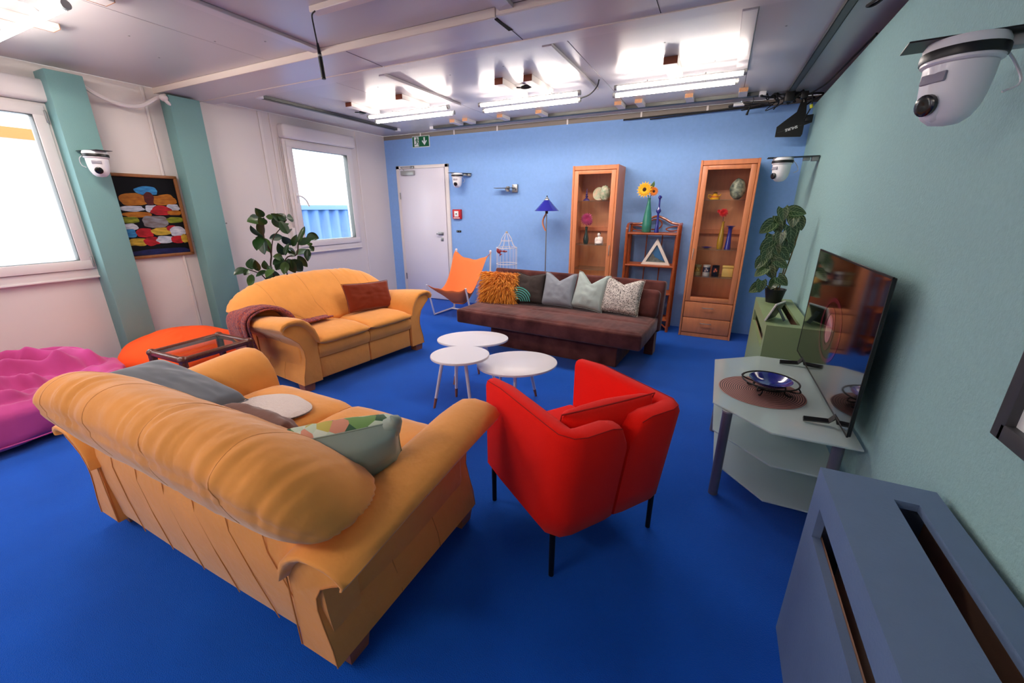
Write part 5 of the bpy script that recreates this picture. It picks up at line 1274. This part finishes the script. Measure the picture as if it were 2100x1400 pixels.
# ---- potted leafy plant on the green cover
pp = thing('crystal_anthurium', 'potted plant with white-veined heart leaves on the green radiator cover', 'plant', (.50, 4.02, .68))
obj('pot', MB().lathe([(0, 0), (.055, 0), (.075, .10), (.08, .115), (.072, .115), (.068, .095), (0, .09)], n=28), M_pot, pp)
def vein_mat():
    m = mat('veined_leaf', '#1e4418', .35, coat=.3); nt = m.node_tree; N = nt.nodes; L = nt.links; b = N['Principled BSDF']
    uv = N.new('ShaderNodeUVMap'); uv.uv_map = 'leaf'; sx = N.new('ShaderNodeSeparateXYZ'); L.new(uv.outputs[0], sx.inputs[0])
    def M2(op, a, b_=None):
        n = N.new('ShaderNodeMath'); n.operation = op
        for i, q in enumerate((a, b_)):
            if q is None: continue
            if isinstance(q, (int, float)): n.inputs[i].default_value = q
            else: L.new(q, n.inputs[i])
        return n.outputs[0]
    av = M2('ABSOLUTE', M2('SUBTRACT', sx.outputs[1], .5)); u = sx.outputs[0]
    mid_ = M2('LESS_THAN', av, .012)
    ph = M2('FRACT', M2('MULTIPLY', M2('SUBTRACT', u, M2('MULTIPLY', av, .9)), 5.0)); side = M2('LESS_THAN', ph, .075)
    arc = M2('LESS_THAN', M2('ABSOLUTE', M2('SUBTRACT', av, .36)), .014)
    k = M2('MAXIMUM', M2('MAXIMUM', mid_, side), arc)
    n = N.new('ShaderNodeTexNoise'); n.inputs['Scale'].default_value = 14
    r = N.new('ShaderNodeValToRGB'); r.color_ramp.elements[0].color = lin('#0e2410'); r.color_ramp.elements[1].color = lin('#315820')
    tc = N.new('ShaderNodeTexCoord'); L.new(tc.outputs['Object'], n.inputs['Vector']); L.new(n.outputs['Fac'], r.inputs[0])
    mx = N.new('ShaderNodeMixRGB'); mx.inputs[2].default_value = lin('#94a474'); L.new(k, mx.inputs[0]); L.new(r.outputs[0], mx.inputs[1]); L.new(mx.outputs[0], b.inputs['Base Color']); return m
M_vein = vein_mat()
def heart(b, d, L_, nrm):
    b, d = Vector(b), Vector(d).normalized(); s_ = d.cross(Vector(nrm)).normalized(); n_ = s_.cross(d).normalized(); W_ = L_*.86
    g = MB(); nu, nv = 10, 8; uvs = []
    for i in range(nu+1):
        for j in range(nv+1):
            u = i/nu; k = (j/nv-.5)*2
            ww = W_*.5*(math.sin(PI*min(1, (u*.93+.07))**.62)**.75 if u < 1 else 0.0)
            lobe = -.20*L_*abs(k)**1.5*(1-u)**3
            g.v.append(tuple(b+d*(L_*u+lobe)+s_*ww*k+n_*(abs(k)*ww*.22-.12*L_*u*u))); uvs.append((u, j/nv))
    for i in range(nu):
        for j in range(nv): g.f.append((i*(nv+1)+j, (i+1)*(nv+1)+j, (i+1)*(nv+1)+j+1, i*(nv+1)+j+1)); g.m.append(0)
    o_ = obj('leaf', g, M_vein, pp, ang=180, fix=False)
    me = o_.data; l = me.uv_layers.new(name='leaf')
    for lp_ in me.loops: l.data[lp_.index].uv = uvs[lp_.vertex_index]
pbase = Vector((.50, 4.02, .68))
HL = [(1606,442,-30,.10),(1632,440,60,.11),(1628,452,-20,.12),(1640,462,20,.10),(1576,470,-70,.12),(1600,455,10,.10),(1622,482,0,.13),(1600,492,-50,.10),(1585,497,-20,.12),(1575,505,-70,.11),
      (1617,505,10,.13),(1600,512,-20,.12),(1572,518,-60,.11),(1584,530,-30,.13),(1606,525,30,.11),(1560,543,-50,.10),(1585,548,0,.12),(1600,545,40,.10),(1562,562,-80,.10),(1580,560,-10,.11),(1602,580,20,.10),(1588,586,-80,.10),(1560,590,-60,.10),(1552,595,-100,.11),(1613,490,40,.12),(1595,470,-10,.11),(1590,510,10,.12),(1570,532,-40,.10)]
rnd = random.Random(21)
for k, (px, py, an, L_) in enumerate(HL):
    q = at(px, py-6, y=3.95+rnd.uniform(-.07, .10))-pbase
    q.x = min(q.x, .145)
    a = math.radians(an*.75+rnd.uniform(5, 45)); d = Vector((math.sin(a)*.9, -.2, -.9*math.cos(a))).normalized()
    heart(q-d*L_*.35, d, L_, Vector((rnd.uniform(-.4, .2), -1, rnd.uniform(.1, .6))))
for pts in ([(0, 0, .09), (-.02, 0, .25), (.0, 0, .45), (.03, -.02, .66)], [(0, 0, .09), (.03, 0, .3), (-.03, -.02, .48), (-.05, 0, .58)], [(.02, 0, .09), (.06, .0, .4), (.08, 0, .62)], [(-.02, -.02, .09), (-.07, -.03, .14), (-.1, -.03, .12)]):
    obj('stem', MB().tube(bez(pts, 8), .005, 6), mat('brown_vine', '#6a5a2c', .7), pp)
